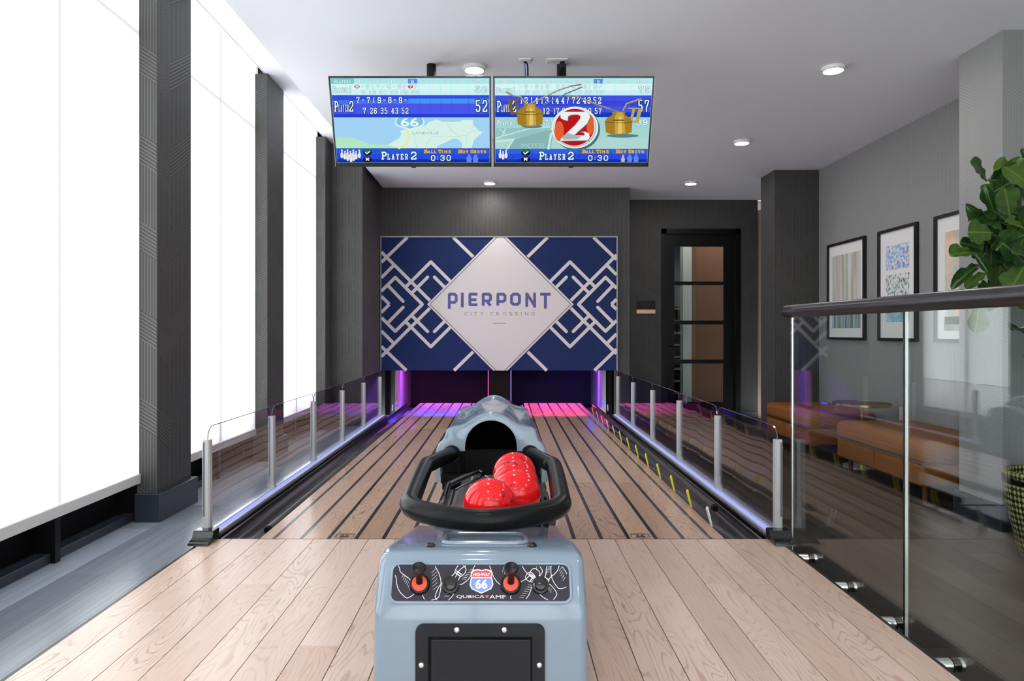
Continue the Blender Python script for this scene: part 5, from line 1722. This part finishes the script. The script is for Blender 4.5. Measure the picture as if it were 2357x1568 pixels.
pA = print_mat('soft vertical streaks print', ((0.66, 0.68, 0.66), (0.22, 0.30, 0.16), (0.40, 0.30, 0.22)), 16.0, 0.9, 0.55, 0.25)
pA2 = print_mat('blue green streaks print', ((0.55, 0.62, 0.62), (0.10, 0.20, 0.36), (0.16, 0.28, 0.16)), 22.0, 0.8, 0.48, 0.15)
pB = print_mat('blue speckled print', ((0.78, 0.79, 0.82), (0.14, 0.22, 0.60), (0.28, 0.50, 0.76)), 34.0, 34.0, 0.5, 0.13)
pC = print_mat('grey green speckled print', ((0.78, 0.79, 0.78), (0.10, 0.17, 0.16), (0.30, 0.40, 0.40)), 40.0, 30.0, 0.53, 0.09)
pD = print_mat('sky blue wash print', ((0.62, 0.72, 0.78), (0.16, 0.36, 0.58), (0.25, 0.50, 0.60)), 12.0, 14.0, 0.45, 0.2)
pE = print_mat('peach and teal blocks print', ((0.80, 0.62, 0.50), (0.35, 0.60, 0.58), (0.72, 0.36, 0.16)), 5.0, 4.0, 0.52, 0.12)
pF = print_mat('grey green wash print', ((0.42, 0.46, 0.42), (0.20, 0.28, 0.24), (0.50, 0.45, 0.36)), 8.0, 8.0, 0.5, 0.2)
framed(6.846, 7.635, 'black framed print of soft green brown vertical streaks', [(0.12, 0.88, 0.36, 0.87, pA), (0.12, 0.88, 0.12, 0.36, pA2)])
framed(5.983, 6.60, 'black framed print with three speckled squares in blues and grey', [(0.2, 0.8, 0.63, 0.85, pB), (0.2, 0.8, 0.38, 0.59, pC), (0.2, 0.8, 0.17, 0.35, pD)])
framed(5.11, 5.736, 'black framed peach and teal abstract print, partly behind the column', [(0.12, 0.80, 0.14, 0.86, pE), (0.12, 0.82, 0.09, 0.2, pF)])

# room name plate beside the door
PYY = DW
npl = thing('name_plate', 'small black room plate with copper strip beside the glazed door', 'sign', (px(1487, PYY), PYY, 1.1))
obj('plate', bx(px(1465, PYY), px(1508, PYY), PYY - 0.012, PYY, pz(712, PYY), pz(693, PYY)), M_BLACK, npl)
obj('copper_strip', bx(px(1465, PYY), px(1508, PYY), PYY - 0.014, PYY, pz(722, PYY), pz(713, PYY)), pm('copper', (0.75, 0.42, 0.28), 0.35, metal=0.7), npl)
nm = MB(Matrix.Translation((px(1487, PYY), PYY - 0.0126, pz(702, PYY))) @ Matrix(((1, 0, 0, 0), (0, 0, -1, 0), (0, 1, 0, 0), (0, 0, 0, 1))))
put_text(nm, 'WELLNESS', -0.085, 0.085, 0.0, 0.025)
put_text(nm, 'ROOM', -0.035, 0.035, -0.036, -0.012)
obj('lettering', nm, pm('faint plate lettering', (0.03, 0.03, 0.032), 0.4), npl)

# wall outlet
wo = thing('wall_outlet', 'white outlet plate low on the wall beside the round table', 'outlet', (RX, 6.23, 0.18))
obj('plate', bx(RX - 0.008, RX, 6.19, 6.27, 0.12, 0.24), M_RIM, wo, bevel=(0.002, 1))
obj('socket', MB().box(RX - 0.010, RX - 0.007, 6.21, 6.25, 0.13, 0.17).box(RX - 0.010, RX - 0.007, 6.21, 6.25, 0.19, 0.23), pm('socket white', (0.66, 0.65, 0.64), 0.4), wo)

# ------------------------------------------------------------------ benches
M_LEATHER = pm('tan leather', (0.23, 0.080, 0.017), 0.42, spec=0.3, bump=(260, 0.12))
M_LEG = pm('copper brown leg', (0.12, 0.055, 0.03), 0.35, metal=0.4)


def bench(x0, x1, y0, y1, label):
    t = thing('bench', label, 'bench', ((x0 + x1) / 2, (y0 + y1) / 2, RF), 'tan leather benches')
    obj('base', bx(x0 + 0.01, x1 - 0.01, y0 + 0.01, y1 - 0.01, -0.15, 0.015), M_LEATHER, t, smooth=35, bevel=(0.03, 4))
    obj('cushion', bx(x0, x1, y0, y1, 0.012, 0.165), M_LEATHER, t, smooth=35, bevel=(0.055, 6))
    obj('seam', bx(x0 + 0.012, x1 - 0.012, y0 + 0.012, y1 - 0.012, 0.006, 0.022), pm('dark seam', (0.05, 0.02, 0.01), 0.6), t)
    lm = MB().lathe([(0.016, 0.0), (0.022, 0.15)], (0, 0, 0), 'z', 14).mesh('leg', smooth=40)
    lm.materials.append(M_LEG)
    for a in (x0 + 0.09, x1 - 0.09):
        for b in (y0 + 0.1, y1 - 0.1):
            obj('leg', lm, None, t, loc=(a, b, RF))
    for b in ((y0 + (y1 - y0) / 2),):
        obj('panel_seam', bx(x0 + 0.0085, x0 + 0.012, b - 0.003, b + 0.003, -0.12, 0.0), pm('dark seam', (0.05, 0.02, 0.01), 0.6), t)


bench(2.82, 3.50, 6.50, 7.52, 'tan leather bench beyond the round table, by the far pier')
bench(2.84, 3.52, 4.74, 5.98, 'tan leather bench between the round table and the pale column')

# round side table
tb = thing('side_table', 'round dark table with brass rim on a thin brass stem between the benches', 'table', (3.2, 6.22, RF))
obj('top', MB().lathe([(0.0, 0.262), (0.235, 0.262), (0.238, 0.268), (0.238, 0.282), (0.0, 0.284)], (3.2, 6.22, 0), 'z', 40, cap=False), pm('dark walnut top', (0.05, 0.03, 0.02), 0.3), tb, smooth=30)
M_BRASS = pm('brass', (0.62, 0.45, 0.16), 0.25, metal=1.0)
obj('rim', MB().lathe([(0.2385, 0.264), (0.241, 0.266), (0.241, 0.284), (0.2385, 0.285)], (3.2, 6.22, 0), 'z', 40, cap=False), M_BRASS, tb, smooth=30)
obj('stem', MB().lathe([(0.011, RF + 0.02), (0.011, 0.262)], (3.2, 6.22, 0), 'z', 14), M_BRASS, tb, smooth=40)
obj('base', MB().lathe([(0.16, 0.0), (0.16, 0.012), (0.03, 0.022)], (3.2, 6.22, RF), 'z', 36), pm('pale metal base', (0.62, 0.62, 0.6), 0.25, metal=0.6), tb, smooth=40)

# ------------------------------------------------------------------ planter and fig plant
PXC, PYC = 2.925, 3.72
M_WEAVE, _nt, _b, _o = new_mat('woven gold planter')
_g = NT(_nt)
_x, _y, _z = _g.xyz()
_an = _g.m('ARCTAN2', _g.m('SUBTRACT', _y, PYC), _g.m('SUBTRACT', _x, PXC))
_u = _g.m('MULTIPLY', _an, 17.0)
_vv = _g.m('MULTIPLY', _z, 62.0)
_d1 = _g.m('SINE', _g.m('MULTIPLY', _g.m('ADD', _u, _vv), 1.6))
_d2 = _g.m('SINE', _g.m('MULTIPLY', _g.m('SUBTRACT', _u, _vv), 1.6))
_w = _g.step(_g.m('MULTIPLY', _d1, _d2), -0.2, 0.5)
_nt.links.new(_g.mix(_w, (0.045, 0.04, 0.012, 1), (0.46, 0.43, 0.20, 1)), _b.inputs['Base Color'])
_b.inputs['Roughness'].default_value = 0.4
_b.inputs['Metallic'].default_value = 0.3
_bp = _g.node('ShaderNodeBump')
_bp.inputs['Strength'].default_value = 0.8
_bp.inputs['Distance'].default_value = 0.004
_nt.links.new(_w, _bp.inputs['Height'])
_nt.links.new(_bp.outputs['Normal'], _b.inputs['Normal'])
pl = thing('planter', 'woven gold green planter with dark band below its rim', 'planter', (PXC, PYC, RF))
zr = 0.17
obj('pot', MB().lathe([(0.0, RF), (0.13, RF), (0.155, RF + 0.06), (0.20, RF + 0.28), (0.212, zr - 0.07), (0.215, zr - 0.005), (0.21, zr), (0.198, zr), (0.196, zr - 0.06)], (PXC, PYC, 0), 'z', 48, cap=False), M_WEAVE, pl, smooth=40)
obj('band', MB().lathe([(0.2145, zr - 0.068), (0.2165, zr - 0.064), (0.2168, zr - 0.038), (0.2158, zr - 0.034)], (PXC, PYC, 0), 'z', 48, cap=False), M_BLACKG, pl, smooth=40)
obj('soil', MB().lathe([(0.0, zr - 0.05), (0.197, zr - 0.05)], (PXC, PYC, 0), 'z', 36, cap=False), pm('dark soil', (0.02, 0.015, 0.01), 0.9, bump=(80, 0.8)), pl)

M_LEAF, _nt, _b, _o = new_mat('fig leaf')
_g = NT(_nt)
_x, _y, _z = _g.xyz()
_r = _g.rnd()
_ax = _g.m('ABSOLUTE', _x)
_mid = _g.m('SUBTRACT', 1.0, _g.step(_ax, 0.010, 0.030))
_vein = _g.m('FRACT', _g.m('MULTIPLY', _g.m('SUBTRACT', _y, _g.m('MULTIPLY', _ax, 0.75)), 6.5))
_vein = _g.m('SUBTRACT', 1.0, _g.step(_g.m('ABSOLUTE', _g.m('SUBTRACT', _vein, 0.5)), 0.0, 0.07))
_veins = _g.m('MAXIMUM', _mid, _g.m('MULTIPLY', _vein, 0.45))
_base = _g.mix(_g.m('POWER', _r, 2.2), (0.006, 0.036, 0.006, 1), (0.085, 0.16, 0.014, 1))
_base = _g.mix(_g.m('MULTIPLY', _g.noise(_g.comb(_x, _y, _r), 5.0, 2.0), 0.5), _base, (0.012, 0.055, 0.008, 1))
_nt.links.new(_g.mix(_g.m('MULTIPLY', _veins, 0.6), _base, (0.16, 0.26, 0.05, 1)), _b.inputs['Base Color'])
_b.inputs['Roughness'].default_value = 0.28


def leaf_mesh(cup, droop, wav):
    """fiddle leaf, unit length along +y, base at the origin, face +z"""
    prof = [(0.0, 0.015), (0.06, 0.03), (0.12, 0.13), (0.22, 0.22), (0.32, 0.25), (0.42, 0.25), (0.52, 0.29), (0.64, 0.36), (0.76, 0.385), (0.86, 0.35), (0.94, 0.25), (0.985, 0.12), (1.0, 0.02)]
    vs, fs = [], []
    cols = (-1, -0.7, -0.35, 0, 0.35, 0.7, 1)
    fine_ = []
    for (ya, wa), (yb, wb_) in zip(prof, prof[1:]):
        fine_ += [(ya, wa), ((ya + yb) / 2, (wa + wb_) / 2 + 0.004)]
    prof = fine_ + [prof[-1]]
    for (y, w) in prof:
        for c in cols:
            x = c * w
            z = cup * x * x * 2.2 - droop * y * y + wav * math.sin(y * 19 + c * 2.2) * abs(c) * 0.05
            vs.append((x, y, z))
    k = len(cols)
    for i in range(len(prof) - 1):
        for j in range(k - 1):
            fs.append((i * k + j, i * k + j + 1, (i + 1) * k + j + 1, (i + 1) * k + j))
    mb = MB().add(vs, fs)
    mb.add([(x, y, z - 0.012) for x, y, z in vs], [tuple(reversed(f)) for f in fs])
    nb = len(vs)
    ring_ = [i * k for i in range(len(prof))] + [(len(prof) - 1) * k + j for j in range(1, k)] + [i * k + k - 1 for i in range(len(prof) - 2, -1, -1)] + list(range(k - 2, 0, -1))
    mb.f += [(a, b, b + nb, a + nb) for a, b in zip(ring_, ring_[1:] + ring_[:1])]
    me = mb.mesh('leaf', smooth=70)
    me.materials.append(M_LEAF)
    return me


LEAVES = [leaf_mesh(0.5, 0.12, 0.5), leaf_mesh(0.9, 0.3, 0.6), leaf_mesh(0.2, 0.1, 0.4)]
fg = thing('fig_plant', 'fiddle leaf fig with glossy green leaves standing in the woven planter', 'plant', (PXC, PYC, zr - 0.05))
st_ = smooth_path([Vector((PXC, PYC, zr - 0.06)), Vector((PXC + 0.02, PYC, 0.5)), Vector((PXC - 0.02, PYC - 0.02, 1.0)), Vector((PXC, PYC, 1.75))], 6)
obj('trunk', MB().tube(st_, [0.022 - 0.012 * i / len(st_) for i in range(len(st_))], 10), pm('fig bark', (0.10, 0.07, 0.045), 0.8), fg, smooth=True)
rl = random.Random(11)


def leaf(bx_, by_, tx, ty, dep, size, face=(0, -1, 0.25), kind=0):
    """leaf from its base pixel to its tip pixel at depth PYC+dep"""
    d = PYC + dep
    b0 = Vector((px(bx_, d), d, pz(by_, d)))
    t0 = Vector((px(tx, d), d - 0.05, pz(ty, d)))
    yv = (t0 - b0)
    Ln = yv.length
    yv.normalize()
    n = Vector(face)
    n = (n - yv * n.dot(yv)).normalized()
    xv = yv.cross(n)
    m = Matrix((xv, yv, n)).transposed().to_4x4()
    o = obj('leaf', LEAVES[kind], None, fg)
    o.matrix_basis = Matrix.Translation(b0) @ m @ Matrix.Diagonal((Ln * size * 1.12, Ln * 1.05, Ln, 1))
    return o


L_ = [(2352, 384, 2286, 377, 0.02, 0.55, (0.1, -0.5, 0.9), 1), (2372, 428, 2306, 388, 0.0, 1.0, (-0.3, -1, 0.3), 0), (2366, 448, 2318, 412, 0.05, 1.0, (0, -1, 0.4), 0), (2288, 486, 2254, 444, -0.02, 0.6, (-0.7, -0.6, 0.3), 1),
      (2324, 500, 2302, 442, -0.05, 1.15, (0, -1, 0.2), 2), (2372, 478, 2338, 450, 0.05, 0.9, (0, -1, 0.5), 0), (2300, 512, 2220, 494, 0.0, 0.45, (0.2, -0.35, -0.9), 1), (2302, 512, 2229, 490, 0.04, 0.4, (0, -0.3, 0.95), 1),
      (2320, 516, 2266, 500, -0.02, 0.6, (0.1, -0.6, 0.8), 0), (2285, 536, 2222, 536, -0.05, 1.05, (-0.2, -1, 0.15), 2), (2318, 552, 2240, 528, 0.06, 0.7, (0, -0.8, 0.5), 0), (2248, 582, 2180, 582, -0.06, 0.75, (0, -0.7, 0.7), 0),
      (2260, 575, 2204, 560, 0.0, 0.7, (0, -0.9, 0.4), 2), (2262, 556, 2228, 590, 0.03, 0.8, (0.2, -1, 0), 2), (2242, 582, 2258, 622, -0.02, 0.5, (-0.5, -0.8, 0.2), 1), (2256, 606, 2188, 648, 0.0, 0.42, (0.2, -0.6, 0.7), 1),
      (2272, 626, 2214, 658, 0.02, 0.5, (0, -0.7, 0.7), 0), (2305, 658, 2248, 660, 0.03, 0.7, (0, -0.5, 0.9), 0), (2362, 610, 2302, 564, -0.04, 1.0, (0.1, -1, 0.2), 2), (2372, 600, 2322, 578, -0.08, 0.8, (0, -0.8, 0.6), 0),
      (2358, 612, 2312, 668, -0.05, 1.1, (0, -1, 0.3), 2), (2366, 540, 2290, 556, 0.0, 0.6, (0, -0.6, 0.8), 1), (2360, 526, 2304, 512, 0.02, 0.6, (0, -0.8, 0.5), 0), (2330, 560, 2276, 590, 0.10, 0.9, (0, -1, -0.1), 2), (2320, 580, 2284, 640, 0.12, 0.9, (0.1, -1, -0.2), 2),
      (2340, 620, 2300, 640, 0.12, 0.9, (0, -1, 0), 2), (2350, 520, 2310, 540, 0.12, 0.9, (0, -1, 0), 2), (2365, 400, 2345, 350, 0.03, 0.8, (0, -0.9, 0.4), 0), (2280, 560, 2270, 606, 0.08, 0.9, (0, -1, 0), 2), (2254, 690, 2234, 760, 0.0, 0.7, (-0.2, -1, 0.1), 0),
      (2300, 640, 2275, 600, 0.1, 1.0, (0, -1, 0.1), 2), (2345, 590, 2300, 610, 0.11, 1.0, (0, -1, 0), 2)]
for a in L_:
    leaf(*a)
for i in range(46):
    x_, y_ = rl.uniform(2255, 2372), rl.uniform(405, 655)
    a_ = rl.uniform(0, 6.28)
    ln_ = rl.uniform(50, 72)
    leaf(x_, y_, x_ + ln_ * math.cos(a_), y_ + ln_ * math.sin(a_), rl.uniform(0.08, 0.26), rl.uniform(0.8, 1.05), (rl.uniform(-0.4, 0.4), -1, rl.uniform(-0.3, 0.6)), i % 3)
for i in range(34):
    an = rl.uniform(-1.3, 1.7)
    z = rl.uniform(0.75, 1.85)
    b0 = Vector((PXC + 0.02 * math.cos(an), PYC + 0.05 * math.sin(an), z))
    r0 = rl.uniform(0.05, 0.22)
    base = b0 + Vector((math.cos(an) * r0, math.sin(an) * r0, 0.02))
    yv = Vector((math.cos(an), math.sin(an), rl.uniform(-0.3, 0.7))).normalized()
    nn = Vector((0, 0, 1)) - yv * yv.z
    nn.normalize()
    xv = yv.cross(nn)
    m = Matrix((xv, yv, nn)).transposed().to_4x4()
    s = rl.uniform(0.16, 0.24)
    o = obj('leaf', LEAVES[i % 3], None, fg)
    o.matrix_basis = Matrix.Translation(base) @ m @ Matrix.Diagonal((s * 0.95, s, s, 1))
